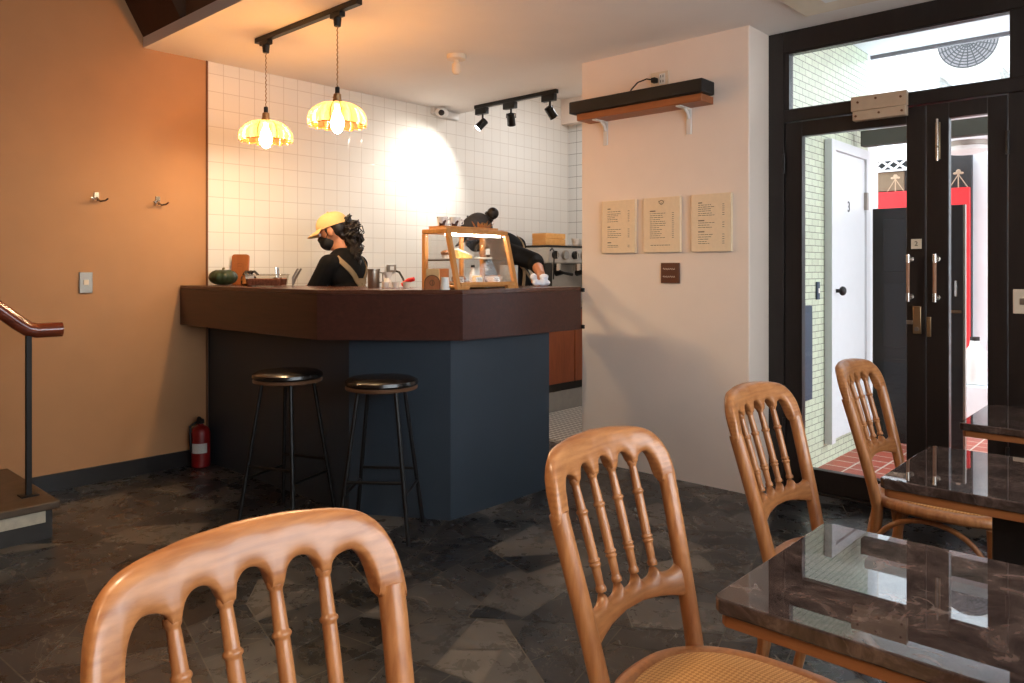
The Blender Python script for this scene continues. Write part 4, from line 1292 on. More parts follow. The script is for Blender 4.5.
def chair():
    t = thing('dining_chair', (0, 0, 0), 'wooden spindle back chair', 'chair', 'spindle back chairs')
    W, PW = .200, .036
    sp = [-.0972, -.0324, .0324, .0972]
    zs, zt = .800, .922
    def ztop(y):
        u = min(1, abs(y) / W)
        return zs + (zt - zs) * (1 - u ** 11) ** (1 / 2.0) - .022 * u ** 2
    edges = [-(W - PW)] + sp + [W - PW]
    def zbot(y):
        if abs(y) >= W - PW: return .794
        for i in range(5):
            a, b = edges[i], edges[i + 1]
            if a <= y <= b:
                m, r = (a + b) / 2, (b - a) / 2 - (.0085 if 0 < i < 4 else .005)
                top = ztop(m) - .050
                lo = .842
                if i in (0, 4):
                    s = (y - m) if i == 4 else (m - y)      # towards the post
                    lo = .800 if s > 0 else .842
                u = min(1, abs(y - m) / r)
                return lo + (top - lo) * math.sqrt(max(0, 1 - u * u))
        return .842
    ys = []
    for i in range(161):
        u = -1 + 2 * i / 160
        ys.append(W * .9995 * math.sin(u * PI / 2) * .35 + W * .9995 * u * .65)
    k = MB(); rail(k, ys, ztop, zbot, lambda y: .0162 if abs(y) < W - .018 else .0162 * math.sqrt(max(.004, 1 - ((abs(y) - W + .018) / .018) ** 2)))
    k.build('top_rail', M['oakrail'], t, smooth=50)
    # lower rail, scalloped between the spindle ends
    W2 = W - PW + .014 - .017
    FL = .90
    sp2 = [q * FL for q in sp]
    def ztop2(y):
        e = [-W2] + sp2 + [W2]
        for i in range(5):
            a, b = e[i], e[i + 1]
            if a <= y <= b:
                m, r = (a + b) / 2, (b - a) / 2
                u = min(1, abs(y - m) / r)
                return .652 - .026 * math.sqrt(max(0, 1 - u ** 2.2))
        return .652
    def zbot2(y): return .570 + .026 * (1 - (y / W2) ** 2)
    k = MB(); rail(k, [-W2 + 2 * W2 * i / 90 for i in range(91)], ztop2, zbot2, .013)
    k.build('lower_rail', M['oakrail'], t, smooth=50)
    # back posts down to the floor
    for s in (-1, 1):
        pts, rad = [], []
        for i in range(26):
            z = .808 * i / 25
            y = s * (W - .018 - .030 * max(0, 1 - (z - .45) / .35)) if z > .45 else s * (W - .048 - .006 * (.45 - z) / .45)
            x = lean(z) + bow(y) if z >= .45 else bow(y) - .085 * ((.45 - z) / .45) ** 1.4
            pts.append((x, y, z + .001)); rad.append(.0135 + .005 * min(1, z / .45) if z < .5 else .0182)
        k = MB(); k.tube(pts, rad, 14); k.build('back_post', M['oak'], t, smooth=60)
    for y in sp:
        pts, rad = [], []
        nn = 90
        for i in range(nn + 1):
            u = i / nn
            z = .646 + (.848 - .646) * u
            yy_ = y * (FL + (1 - FL) * u)
            r = .0076 + .0020 * math.sin(PI * u)
            for c_, w_ in ((.235, .014), (.275, .014), (.70, .018), (.02, .03), (.98, .03)):
                if abs(u - c_) < w_: r += .0028 * (1 - ((u - c_) / w_) ** 2) ** .5
            pts.append((lean(z) + bow(yy_), yy_, z)); rad.append(r)
        k = MB(); k.tube(pts, rad, 12); k.build('spindle', M['oak'], t, smooth=60)
    # seat ring: flat outline, rounded section
    def outline(u, inset):
        a = 2 * PI * u
        ca, sa = math.cos(a), math.sin(a)
        e = .80
        x = abs(ca) ** e * (1 if ca > 0 else -1) * (.230 - inset) + .197
        wy = .218 - .022 * (1 - (x + .03) / .43)
        y = abs(sa) ** e * (1 if sa > 0 else -1) * (wy - inset)
        return x, y
    rs = []
    n = 64
    prof = [(.0, .475), (.004, .483), (.012, .487), (.034, .488), (.040, .484), (.040, .462), (.006, .457), (.0, .463)]
    for i in range(n):
        rs.append([Vector((*outline(i / n, q), z)) for q, z in prof])
    k = MB(); k.rings(rs, closed=True); k.build('seat_frame', M['oak'], t, smooth=60)
    ring = [Vector((*outline(i / n, .0395), .4885)) for i in range(n)]
    ring2 = [Vector((*outline(i / n, .10), .498)) for i in range(n)]
    low = [Vector((*outline(i / n, .0395), .472)) for i in range(n)]
    k = MB(); k.rings([low, ring, ring2], True, True); k.build('cane_seat', M['cane'], t, smooth=60)
    fl_ = []
    for s in (-1, 1):
        pts = [(.355 + .02 * u, s * (.165 + .012 * u), .452 - .451 * u) for u in (0, .15, .4, .7, 1)]
        k = MB(); k.tube(pts, [.019, .0185, .0165, .0145, .0125], 14); k.build('leg', M['oak'], t, smooth=60)
    # bentwood braces
    def arc(p0, p1, rise, base):
        pts = []
        for i in range(21):
            a = PI * i / 20
            u = (1 - math.cos(a)) / 2
            p = Vector(p0).lerp(Vector(p1), u)
            pts.append((p.x, p.y, base + rise * math.sin(a) ** .75))
        return pts
    for s in (-1, 1):
        k = MB(); k.tube(arc((.0, s * .168, 0), (.355, s * .172, 0), .205, .235), .0088, 10); k.build('brace', M['oak'], t, smooth=60)
    k = MB(); k.tube(arc((.370, -.162, 0), (.370, .162, 0), .205, .235), .0088, 10); k.build('brace', M['oak'], t, smooth=60)
    k = MB(); k.tube(arc((-.012, -.158, 0), (-.012, .158, 0), .205, .235), .0088, 10); k.build('brace', M['oak'], t, smooth=60)
    return t


ch = chair()
chairs = [((-0.752, 0.468, 0), 0.0, 'wooden spindle back chair nearest the camera, only its back in view at lower left'),
          ((-0.794, 1.250, 0), -0.01, 'wooden spindle back chair with cane seat in view at the nearest marble table'),
          ((-0.850, 2.070, 0), -0.03, 'wooden spindle back chair behind the nearest marble table, in the middle of the row'),
          ((-0.838, 2.862, 0), 0.0, 'wooden spindle back chair nearest the glass door')]
for i, (loc, rz, lab) in enumerate(chairs):
    o = ch if i == 3 else copy_tree(ch)
    o.location = loc; o.rotation_euler = (0, 0, rz); o['label'] = lab
    if i == 0: o.scale = (1.015, 1.015, 1.015)

# ------------------------------------------------------------------ tables
def table():
    t = thing('marble_table', (0, 0, 0), 'marble table', 'table', 'brown marble tables')
    def oct_(x0, x1, y0, y1, c):
        return [(x0 + c, y0), (x1 - c, y0), (x1, y0 + c), (x1, y1 - c), (x1 - c, y1), (x0 + c, y1), (x0, y1 - c), (x0, y0 + c)]
    MB().prism(oct_(0, .72, -.232, .232, .012), .726, .750).build('table_top', M['marble'], t, smooth=0, bevel=0.003)
    MB().prism(oct_(.008, .712, -.224, .224, .010), .705, .7255).build('under_frame', M['tablewood'], t, smooth=0, bevel=0.002)
    MB().box(.20, .52, -.05, .05, .03, .7045).build('pedestal', M['blackmatt'], t, bevel=0.004)
    MB().box(.12, .60, -.18, .18, .0, .0295).build('foot_plate', M['blackmatt'], t, bevel=0.006)
    return t


tb = table()
for i, (loc, lab) in enumerate((((-0.560, 1.295, 0), 'brown marble table nearest the camera at the lower right'),
                                ((-0.582, 2.165, 0), 'brown marble table in the middle of the row'),
                                ((-0.600, 3.040, 0), 'brown marble table nearest the door, only its corner in view'))):
    o = tb if i == 0 else copy_tree(tb)
    o.location = loc; o['label'] = lab

# ------------------------------------------------------------------ alley outside the doors
AX = -1.80
struct(MB().box(AX - .2, 4.0, DY + .076, 12.0, -0.2, 0.012).build('ground_alley', M['redtile'], smooth=0))
struct(MB().box(PXR + .001, AX, DY + .076, 5.74, 0.013, 4.5).build('wall_alley', M['greentile'], smooth=0))
struct(MB().box(AX + .001, -0.3, DY + .08, 5.80, 2.79, 2.90).build('ceiling_awning', M['alley_white'], smooth=0))
struct(MB().box(AX - .1, -0.3, 5.801, 5.83, 2.765, 2.80).build('trim_6', M['fangrille'], smooth=0), 'grey gutter edge of the awning')
struct(MB().box(PXR + .001, AX - .002, 5.741, 5.96, 0.013, 4.5).build('trim_9', M['alley_white'], smooth=0), 'white end of the tiled wall')
# white door in the tiled wall
t = MB()
t.box(AX + .001, AX + .05, 4.90, 4.965, .14, 2.075).box(AX + .001, AX + .05, 5.565, 5.625, .14, 2.075).box(AX + .001, AX + .05, 4.965, 5.565, 2.01, 2.075)
d3 = struct(t.build('door_3', M['doorwhite'], smooth=0, bevel=0.003), 'white door across the alley')
MB().box(AX + .001, AX + .035, 4.967, 5.563, .16, 2.008).build('door_panel', M['doorwhite'], d3, smooth=0, bevel=0.002)
kb = MB().cyl((AX + .0355, 5.00, 1.11), (AX + .065, 5.00, 1.11), .012, n=14).ell((AX + .08, 5.00, 1.11), (.022, .03, .03), 16, 10).build('door_knob', M['blackmatt'], d3)
for z in (1.66, .45): MB().box(AX + .0355, AX + .056, 5.545, 5.58, z, z + .12).build('hinge', M['steel'], d3)
text_mesh('3', .10, M['alley_dark'], d3, (AX + .037, 5.24, 1.66), rz=PI / 2, name='door_number')
t = thing('meter_cabinet', (AX, 4.52, .46), 'blue grey metal cabinet on the green tiled wall outside', 'cabinet')
MB().box(AX + .001, AX + .030, 4.40, 4.63, .46, 1.03).build('cabinet_body', M['bluebox'], t, bevel=0.004)
MB().box(AX + .0305, AX + .038, 4.42, 4.61, .50, .99).build('door', M['bluebox'], t, bevel=0.003)
t = thing('alley_switch', (AX, 4.79, 1.05), 'dark switch on the green tiled wall outside', 'light switch')
MB().box(AX + .001, AX + .012, 4.755, 4.80, 1.06, 1.17).build('plate', M['bluebox'], t, bevel=0.002)
MB().box(AX + .0125, AX + .016, 4.77, 4.787, 1.10, 1.13).build('rocker', M['paper'], t)
b = MB().box(AX + .052, -.75, 5.42, 5.50, 2.085, 2.19)
struct(b.build('trim_4', M['beam'], smooth=0, bevel=0.004), 'dark painted beam across the alley')
struct(MB().box(AX + .052, -.75, 5.501, 7.4, 2.25, 2.31).build('ceiling_passage', M['alley_white'], smooth=0))
t = thing('passage_lamp', (-1.40, 6.84, 2.2000), 'round white ceiling lamp in the passage outside', 'ceiling lamp')
MB().lathe([(.155, 2.2490), (.155, 2.2150), (.148, 2.2100)], (-1.40, 6.84, 0), 32).build('lamp_base', M['steel'], t)
MB().lathe([(.148, 2.2095), (.148, 2.1800), (.12, 2.1620), (.002, 2.1600)], (-1.40, 6.84, 0), 32).build('lamp_cover', M['whiteplastic'], t)
# black gate leaf, half open across the passage
GY = 5.76
t = thing('gate_leaf', (-1.47, GY, 0.012), 'black panelled gate leaf standing behind the glass door', 'gate')
MB().box(-1.775, -1.205, GY, GY + .035, .03, 1.68).build('gate_board', M['gate'], t, bevel=0.004)
for z0, z1 in ((.10, .62), (.70, 1.15), (1.23, 1.60)):
    MB().box(-1.70, -1.29, GY - .008, GY - .0005, z0, z1).build('raised_panel', M['gate'], t, bevel=0.006)
MB().box(-1.204, -1.192, GY - .002, GY + .037, .03, 1.68).build('metal_edge', M['steel'], t)
MB().tube([(-1.24, GY, 1.18), (-1.24, GY - .035, 1.17), (-1.24, GY - .035, 1.07), (-1.24, GY, 1.06)], .007, 8).build('pull_handle', M['chrome'], t)
MB().box(-1.29, -1.21, GY - .018, GY - .0005, .955, .975).build('bolt', M['chrome'], t)
# far side: dark wall, red gate panel, bright wall
FYY = 7.45
struct(MB().box(-3.2, -1.495, FYY, FYY + .1, 0, 2.24).build('wall_alley_far', M['alley_dark'], smooth=0))
struct(MB().box(-1.494, 3.0, FYY + .05, FYY + .15, 0, 2.6).build('wall_alley_bright', M['alley_white'], smooth=0))
rg = MB()
rg.box(-2.60, -1.50, FYY - .05, FYY - .002, 1.74, 1.95).box(-1.60, -1.50, FYY - .05, FYY - .002, .30, 1.74)
t = rg.build('red_gate_frame', M['redsign'], None, origin=(-2.0, FYY - .03, .45), bevel=0.004)
tag(t, 'red gate frame on the dark wall beyond the black gate', 'gate frame')
for (x, lab) in ((-2.09, 'thin metal trident ornament above the red frame, the left one'), (-1.587, 'thin metal trident ornament above the red frame, the right one')):
    t = thing('finial_ornament', (x, FYY - .03, 1.951), lab, 'ornament', 'metal ornaments above the red frame')
    k = MB(); k.tube([(x, FYY - .03, 1.951), (x, FYY - .03, 2.065)], .005, 6)
    for s in (-1, 1): k.tube([(x + s * .07, FYY - .03, 1.951), (x, FYY - .03, 2.065)], .004, 6)
    k.build('stay', M['beigemetal'], t)
    k = MB(); k.ell((x, FYY - .03, 2.085), (.020, .006, .024), 10, 8)
    for s in (-1, 1): k.ell((x + s * .025, FYY - .03, 2.075), (.016, .005, .011), 8, 6)
    k.build('finial', M['beigemetal'], t)
struct(MB().box(-2.70, -2.02, FYY - .03, FYY - .001, 1.961, 2.13).build('trim_7', M['alley_brown'], smooth=0), 'brown board above the red frame')
lt = MB()
lt.box(-2.70, -1.90, FYY - .06, FYY - .031, 2.135, 2.150).box(-2.70, -1.90, FYY - .06, FYY - .031, 2.232, 2.246)
for q in range(8):
    for sgn in (-1, 1):
        x = -2.65 + .1 * q
        lt.tube([(x - .05 * sgn, FYY - .045, 2.15), (x + .05 * sgn, FYY - .045, 2.232)], .010, 6)
struct(lt.build('trim_8', M['alley_white'], smooth=0), 'white lattice strip')
t = thing('plastic_pail', (-1.42, 7.2, 0.012), 'pale plastic jug on the ground against the bright wall outside', 'jug')
MB().lathe([(.07, .30), (.085, .31), (.085, .55), (.04, .62), (.035, .66)], (-1.42, 7.2, 0), 18).build('jug_body', M['whiteplastic'], t)
MB().lathe([(.036, .6605), (.036, .69)], (-1.42, 7.2, 0), 14).build('cap', M['blackmatt'], t)
MB().box(-1.56, -1.28, 7.08, 7.36, .013, .299).build('crate_stand', M['alley_white'], t, bevel=0.01)
# outdoor unit high up, seen through the transom
UY = 9.6
t = thing('outdoor_fan_unit', (-2.0, UY, 3.4), 'white outdoor air conditioner unit with round grille high outside', 'air conditioner')
ux0, ux1, uz0, uz1 = -2.42, -1.50, 3.42, 4.06
MB().box(ux0, ux1, UY, UY + .32, uz0, uz1).build('housing', M['whiteplastic'], t, bevel=0.015)
ucx, ucz = -1.96, 3.77
k = MB(); 
for q in range(9):
    r = .035 + .032 * q
    k.tube([(ucx + r * math.cos(a / 36 * 2 * PI), UY - .02, ucz + r * math.sin(a / 36 * 2 * PI)) for a in range(36)], .007, 5, closed=True)
for q in range(20):
    a = q / 20 * 2 * PI
    k.tube([(ucx + .03 * math.cos(a), UY - .02, ucz + .03 * math.sin(a)), (ucx + .29 * math.cos(a), UY - .02, ucz + .29 * math.sin(a))], .006, 5)
k.build('grille', M['alley_dark'], t)
k = MB(); k.M = Matrix.Translation((ucx, UY - .012, ucz)) @ Matrix.Rotation(PI / 2, 4, 'X'); k.lathe([(.29, 0), (.29, .008)], (0, 0, 0), 36); k.build('fan_opening', M['fangrille'], t)
for x in (-2.25, -1.65):
    MB().box(x - .02, x + .02, UY - .02, UY + .6, uz0 - .045, uz0 - .001).tube([(x, UY, uz0 - .03), (x, UY + .5, uz0 - .4)], .018, 8).build('bracket', M['greybox'], t)
struct(MB().box(-5, 2.5, UY + .6, UY + .8, 2.3, 8.0).build('wall_opposite', M['alley_white'], smooth=0))
struct(MB().box(-2.4, 2.5, UY - .4, UY + .59, 3.0, 3.06).build('trim_5', M['whiteplastic'], smooth=0))

# ------------------------------------------------------------------ people
LAT = Vector((math.cos(math.radians(42.5)), math.sin(math.radians(42.5)), 0))
FWD = Vector((-math.sin(math.radians(42.5)), math.cos(math.radians(42.5)), 0))
ZU = Vector((0, 0, 1))


def frame(f, u):
    f = f.normalized(); l = u.cross(f).normalized(); u = f.cross(l)
    return Matrix((l, f, u)).transposed()       # columns: left, forward, up


def person(name, label, J, capmat, apronmat, strapmat, sleeve=.92, sw=.017, tie=.33, a0=118, t0=88):
    """J: joints in the world. keys: hc hf hu nb pel bf (body forward) sh el wr hd (L,R pairs) hip kn an"""
    feet = (J['an'][0] + J['an'][1]) / 2
    t = thing(name, (feet.x, feet.y, 0), label, 'person')
    HR = frame(J['hf'], J['hu'])
    hc = J['hc']
    def hp(l, f, u): return hc + HR @ Vector((l, f, u))
    def limb(mb, pts, rad, n=14):
        for p, r in zip(pts, rad): mb.ell(p, r, 14, 10)
        for i in range(len(pts) - 1): mb.tube([pts[i], pts[i + 1]], [rad[i], rad[i + 1]], n)
    ax = (J['nb'] - J['pel']).normalized()
    BR = frame(J['bf'] - ax * J['bf'].dot(ax), ax)
    def tp(u, l=0, f=0): return J['pel'].lerp(J['nb'], u) + BR @ Vector((l, f, 0))
    b = MB()
    b.ell(hc + HR @ Vector((0, -.008, .018)), (.074, .094, .098), 24, 16, HR)
    b.ell(hp(0, .030, -.052), (.052, .058, .062), 20, 12, HR)
    b.tube([hp(0, .086, .012), hp(0, .106, -.020), hp(0, .088, -.030)], [.008, .014, .010], 10)      # nose
    b.ell(hp(0, .082, -.055), (.022, .012, .010), 10, 8, HR)                                        # lips
    for s in (-1, 1):
        b.ell(hp(s * .077, -.008, -.004), (.009, .020, .032), 12, 8, HR)
    limb(b, [hp(0, -.018, -.06), J['nb'] + ax * .0, J['nb'] - ax * .05], [.050, .052, .070])
    b.ell(tp(.78), (.148, .092, .16), 20, 14, BR)
    b.ell(tp(.42), (.128, .088, .18), 20, 14, BR)
    b.ell(tp(.04), (.158, .102, .13), 20, 14, BR)
    for i in (0, 1):
        limb(b, [J['sh'][i], J['sh'][i].lerp(J['el'][i], .5), J['el'][i]], [.050, .043, .036])
        limb(b, [J['el'][i], J['el'][i].lerp(J['wr'][i], .35), J['wr'][i]], [.036, .037, .025])
        limb(b, [J['hip'][i], J['hip'][i].lerp(J['kn'][i], .5), J['kn'][i]], [.085, .072, .054])
        limb(b, [J['kn'][i], J['kn'][i].lerp(J['an'][i], .3), J['an'][i]], [.052, .052, .034])
        # hand: palm, four unequal bent fingers, thumb leaving the side
        w = J['wr'][i]; hd_ = J['hd'][i].normalized(); pn = J['pn'][i]
        pn = (pn - hd_ * pn.dot(hd_)).normalized(); sd = hd_.cross(pn) * (1 if i == 0 else -1)
        PR = Matrix((sd, hd_, pn)).transposed()
        b.ell(w + hd_ * .046, (.038, .050, .015), 14, 10, PR)
        for q, (off, ln) in enumerate(((.028, .066), (.010, .074), (-.009, .070), (-.027, .054))):
            p0 = w + hd_ * .078 + sd * off
            d1_ = (hd_ * .92 + pn * .38).normalized(); d2_ = (hd_ * .55 + pn * .83).normalized()
            p1 = p0 + d1_ * ln * .52; p2 = p1 + d2_ * ln * .48
            b.tube([p0 - hd_ * .02, p0, p1, p2], [.0085, .0088, .0080, .0068], 8); b.ell(p2, .0068, 8, 6); b.ell(p1, .0081, 8, 6)
        p0 = w + hd_ * .022 + sd * .030
        p1 = p0 + (hd_ * .6 + sd * .7 + pn * .3).normalized() * .036; p2 = p1 + (hd_ * .85 + sd * .2 + pn * .45).normalized() * .030
        b.tube([p0 - sd * .012, p0, p1, p2], [.012, .0115, .0098, .0080], 8); b.ell(p2, .008, 8, 6); b.ell(p1, .0098, 8, 6)
    body = b.build('body', M['skin'], t, remesh=.0062, sm=3)
    settle(body)
    for s in (-1, 1):
        e = MB().ell(hp(s * .031, .074, .010), .0112, 12, 8).build('eye', M['eye'], t)
        MB().ell(hp(s * .031, .0828, .010), (.0052), 10, 6).build('iris', M['hair'], e)
    # clothing
    c = MB()
    c.ell(tp(.80), (.166, .108, .155), 22, 14, BR)
    c.ell(tp(.98), (.090, .074, .05), 18, 12, BR)
    c.ell(tp(.45), (.146, .105, .20), 22, 14, BR)
    c.ell(tp(.10), (.172, .118, .15), 22, 14, BR)
    for i in (0, 1):
        m = J['sh'][i].lerp(J['el'][i], min(1, sleeve))
        if sleeve > 1: limb(c, [J['el'][i], J['el'][i].lerp(J['wr'][i], sleeve - 1)], [.058, .050])
        limb(c, [tp(.90, (.06 if i == 0 else -.06)), J['sh'][i], J['sh'][i].lerp(J['el'][i], .5)], [.062, .064, .060])
        c.tube([J['sh'][i], m], [.062, .060], 16)
    sh_ = c.build('tshirt', M['tshirt'], t, remesh=.008, sm=4)
    settle(sh_)
    c = MB()
    c.ell(tp(.80), (.168, .110, .157), 22, 14, BR); c.ell(tp(.98), (.092, .076, .052), 18, 12, BR)
    c.ell(tp(.45), (.148, .107, .20), 22, 14, BR); c.ell(tp(.10), (.174, .120, .15), 22, 14, BR)
    tmp = c.build('torso_form', M['tshirt'], t, remesh=.008, sm=4)
    bvh = settle(tmp)
    bpy.data.objects.remove(tmp)
    c = MB()
    c.ell(tp(.02), (.178, .124, .12), 22, 14, BR)
    for i in (0, 1):
        limb(c, [J['hip'][i], J['hip'][i].lerp(J['kn'][i], .5), J['kn'][i]], [.098, .086, .070])
        limb(c, [J['kn'][i], J['an'][i] + Vector((0, 0, .03))], [.068, .056])
    settle(c.build('trousers', M['trousers'], t, remesh=.010, sm=4))
    for i in (0, 1):
        a = J['an'][i]; f = Vector((J['bf'].x, J['bf'].y, 0)).normalized()
        k_ = MB(); SR = frame(f, ZU)
        k_.ell(Vector((a.x, a.y, .040)) + f * .065, (.045, .125, .038), 16, 10, SR); k_.ell(Vector((a.x, a.y, .065)), (.042, .055, .05), 14, 8, SR)
        k_.box(a.x - .03, a.x + .03, a.y - .03, a.y + .03, .004, .02)
        settle(k_.build('shoe', M['shoe'], t, remesh=.010, sm=4))
    # straps laid on the shirt
    def onto(u, ang, off=.006):
        c0 = tp(u)
        dv = (BR @ Vector((math.sin(ang), math.cos(ang), 0)))
        h = bvh.ray_cast(c0 + dv * .5, -dv)
        if h[0] is None: return c0 + dv * .14, dv
        return h[0] + dv * off, h[1]
    def strap(us, mat, wd=.017, nm='apron_strap'):
        P = [onto(u, a) for u, a in us]
        vs, fs = [], []
        for i, (p, nrm) in enumerate(P):
            tg = (P[min(i + 1, len(P) - 1)][0] - P[max(i - 1, 0)][0]).normalized()
            sd = tg.cross(nrm).normalized()
            for q, (so, no) in enumerate(((-1, -.003), (1, -.003), (1, .003), (-1, .003))):
                vs.append(p + sd * so * wd + nrm * no)
        n = len(P)
        rs_ = [[vs[i * 4 + q] for q in range(4)] for i in range(n)]
        k_ = MB(); k_.rings(rs_); return k_.build(nm, mat, t)
    nS = 14
    for s in (-1, 1):
        strap([(.97 - .62 * i / nS, s * (math.radians(a0) + math.radians(100) * i / nS)) for i in range(nS + 1)], strapmat, sw)
    strap([(tie, math.radians(t0) + math.radians(272 - t0) * i / 20) for i in range(21)], strapmat, sw, 'apron_tie')
    # apron front panel
    vs, fs = [], []
    nu, na = 14, 12
    P = [[onto(.82 - .95 * i / nu, math.radians(-78) + math.radians(156) * q / na, .010)[0] for q in range(na + 1)] for i in range(nu + 1)]
    k_ = MB()
    off = BR @ Vector((0, 1, 0)) * .004
    flat = [p for r in P for p in r]
    N1 = len(flat)
    vs = flat + [p + off for p in flat]
    for i in range(nu):
        for q in range(na):
            a = i * (na + 1) + q
            fs.append((a, a + 1, a + na + 2, a + na + 1)); fs.append((N1 + a, N1 + a + na + 1, N1 + a + na + 2, N1 + a + 1))
    k_.add(vs, fs); k_.build('apron_front', apronmat, t)
    # hair under the cap
    c = MB()
    c.ell(hc + HR @ Vector((0, -.038, .022)), (.078, .078, .088), 22, 14, HR)
    c.ell(hp(0, -.060, -.045), (.054, .034, .04), 16, 10, HR)
    for s in (-1, 1): c.ell(hp(s * .072, .016, .010), (.006, .010, .022), 10, 8, HR)
    hr = c.build('hair', M['hair'], t, remesh=.007, sm=2)
    settle(hr)
    # cap
    k_ = MB()
    rs_ = []
    for i in range(9):
        a = PI / 2 * i / 8.0
        ring = []
        for q in range(32):
            g = 2 * PI * q / 32
            r = math.cos(a) ** .75 if i < 8 else .02
            ring.append(hc + HR @ Vector((.089 * r * math.sin(g), -.010 + .108 * r * math.cos(g), .030 + .095 * math.sin(a))))
        rs_.append(ring)
    k_.rings(rs_, True, True)
    cp = k_.build('cap', capmat, t, smooth=60)
    k_ = MB()
    vs, fs = [], []
    for lay in (0, 1):
        for i in range(5):
            for q in range(13):
                g = math.radians(-68 + 136 * q / 12)
                ext = .075 * i / 4 * (math.cos(g * 1.15) ** .5)
                vs.append(hc + HR @ Vector((.088 * math.sin(g) + .02 * math.sin(g) * i / 4, -.010 + .107 * math.cos(g) + ext, .036 - .018 * i / 4 - .012 * abs(math.sin(g)) * i / 4 + .004 * lay)))
    for lay in (0, 1):
        for i in range(4):
            for q in range(12):
                a = lay * 65 + i * 13 + q
                fs.append((a, a + 1, a + 14, a + 13))
    k_.add(vs, fs); k_.build('cap_brim', capmat, cp, smooth=60)
    MB().ell(hp(0, -.010, .127), .007, 10, 6).build('cap_button', capmat, cp)
    # mask
    k_ = MB(); k_.ell(hp(0, .040, -.050), (.060, .068, .058), 20, 14, HR); k_.ell(hp(0, .085, -.025), (.024, .028, .028), 14, 10, HR)
    mk = k_.build('face_mask', M['mask'], t, remesh=.006, sm=2); settle(mk)
    for s in (-1, 1): MB().tube([hp(s * .055, .045, -.035), hp(s * .076, .015, -.012), hp(s * .083, -.012, .010)], .002, 6).build('ear_loop', M['mask'], mk)
    return t, hp, HR


def curls(parent, start, path, rad, n, seed, name='ponytail'):
    rnd = random.Random(seed)
    k = MB()
    P = [Vector(p) for p in path]
    k.tube(P, [r * .5 for r in rad], 12)
    m = len(P)
    for q in range(n):
        a0 = rnd.uniform(0, 2 * PI); tw = rnd.uniform(3, 6) * rnd.choice((-1, 1)); rr = rnd.uniform(.45, 1.05)
        pts, rd = [], []
        L_ = rnd.uniform(.7, 1.03)
        for i in range(25):
            u = i / 24 * L_ * (m - 1)
            j = min(int(u), m - 2); f = u - j
            c = P[j].lerp(P[j + 1], f); r = (rad[j] * (1 - f) + rad[j + 1] * f) * rr
            tg = (P[j + 1] - P[j]).normalized(); b1 = tg.orthogonal().normalized(); b2 = tg.cross(b1)
            a = a0 + tw * i / 24 * 2.2
            r *= 1 + .30 * math.sin(i * 1.45 + a0 * 3)
            pts.append(c + b1 * r * math.cos(a) + b2 * r * math.sin(a)); rd.append(.0055 * (1 - .5 * i / 24))
        k.tube(pts, rd, 6)
    return k.build(name, M['hair'], parent, smooth=60)


def W_(px, py, d):
    return LAT * ((px - 512) / 760 * d) + FWD * d + ZU * (1.25 - (py - 269) / 760 * d)


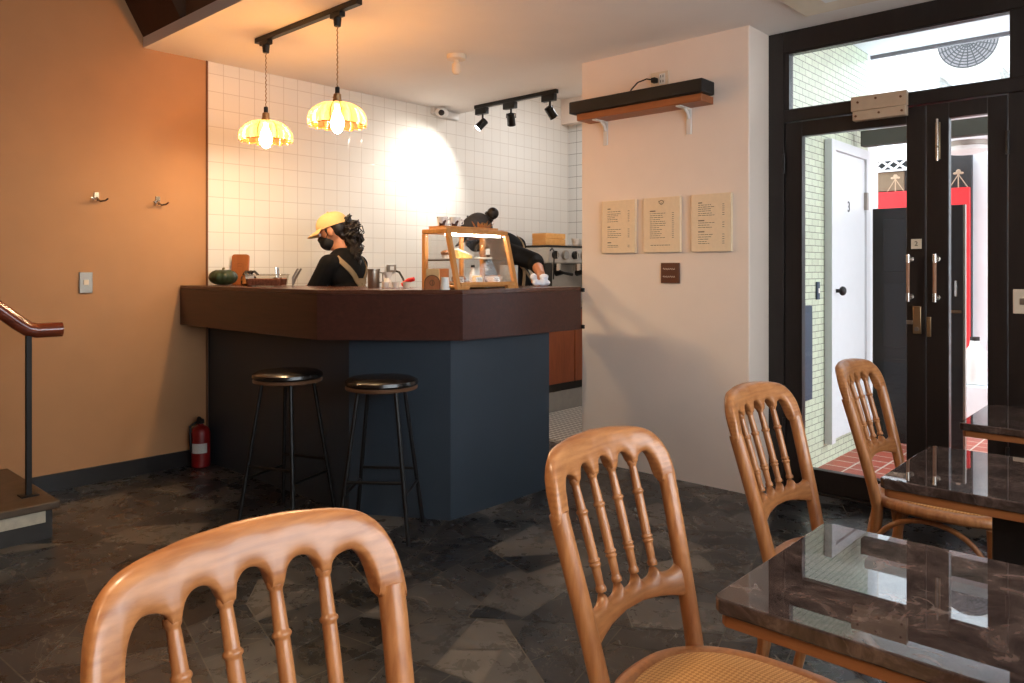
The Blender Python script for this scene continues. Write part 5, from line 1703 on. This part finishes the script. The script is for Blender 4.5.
# barista in the yellow cap, working at the counter
D1 = 4.85
bf = (-LAT * .93 + FWD * .36).normalized()
lf = ZU.cross(bf)
nb = W_(344, 256, D1)
pel = nb - ZU * .47 - bf * .07; 
sL = nb + lf * .165 - ZU * .055; sR = nb - lf * .165 - ZU * .055
eL = sL + bf * .125 - ZU * .215 + lf * .01; eR = sR + bf * .17 - ZU * .20 - lf * .02
wL = eL + bf * .21 + ZU * .045 - lf * .09; wR = eR + bf * .21 + ZU * .045 + lf * .04
hf1 = (-LAT * .93 - ZU * .34 + FWD * .10).normalized()
J1 = dict(hc=W_(333, 232, D1), hf=hf1, hu=(ZU - LAT * .34).normalized(), nb=nb, pel=pel, bf=bf, sh=(sL, sR), el=(eL, eR), wr=(wL, wR),
          hd=(bf * .9 - ZU * .25 - lf * .2, bf * .9 - ZU * .25 + lf * .2), pn=(-ZU - lf * .2, -ZU + lf * .2),
          hip=(pel + lf * .085 - ZU * .06, pel - lf * .085 - ZU * .06),
          kn=(Vector((pel.x, pel.y, .45)) + lf * .09 + bf * .02, Vector((pel.x, pel.y, .45)) - lf * .09 + bf * .02),
          an=(Vector((pel.x, pel.y, .075)) + lf * .095 - bf * .02, Vector((pel.x, pel.y, .075)) - lf * .095 - bf * .02))
p1, hp1, _ = person('person', 'person in a yellow cap, black mask and black tee working behind the counter', J1, M['yellowcap'], M['apron'], M['apron'], tie=.63, a0=104, t0=168)
curls(p1, None, [hp1(0, -.085, .040), hp1(0, -.120, .020), hp1(0, -.125, -.04), W_(354, 252, D1 - .03), W_(358, 266, D1 - .03)], [.020, .046, .056, .050, .016], 60, 5)

# barista leaning over behind the display case
D2 = 5.0
bf = (-LAT * .82 + FWD * .57).normalized()
lf = ZU.cross(bf)
nb = W_(501, 238, D2)
pel = W_(526, 322, D2)
ax2 = (nb - pel).normalized()
sL = nb + lf * .16 - ax2 * .05; sR = nb - lf * .16 - ax2 * .05
eL = W_(535, 262, D2 - .16); wL = W_(541, 274, D2 - .40)
eR = sR + bf * .16 - ZU * .20; wR = eR + bf * .20 - ZU * .06 + lf * .05
hf2 = (-LAT * .80 - ZU * .60).normalized()
J2 = dict(hc=W_(478, 233, D2), hf=hf2, hu=(ZU * .80 - LAT * .60).normalized(), nb=nb, pel=pel, bf=bf, sh=(sL, sR), el=(eL, eR), wr=(wL, wR),
          hd=(-FWD * .4 - ZU * .9, bf * .9 - ZU * .3), pn=(-FWD + LAT * .2, -ZU + lf * .2),
          hip=(pel + lf * .085 - ZU * .06, pel - lf * .085 - ZU * .06),
          kn=(Vector((pel.x, pel.y, .47)) + lf * .09 + bf * .04, Vector((pel.x, pel.y, .47)) - lf * .09 + bf * .04),
          an=(Vector((pel.x, pel.y, .075)) + lf * .095 - bf * .02, Vector((pel.x, pel.y, .075)) - lf * .095 - bf * .02))
p2, hp2, _ = person('person', 'person in a charcoal cap and black tee bending behind the display case', J2, M['greycap'], M['greyapron'], M['apron'], 1.35, .010)
k = MB(); c0 = hp2(0, -.155, .045)
k.ell(c0, .040, 16, 12)
k.build('hair_bun', M['hair'], p2)
curls(p2, None, [hp2(0, -.085, .03), c0], [.026, .034], 26, 9, 'hair_knot')
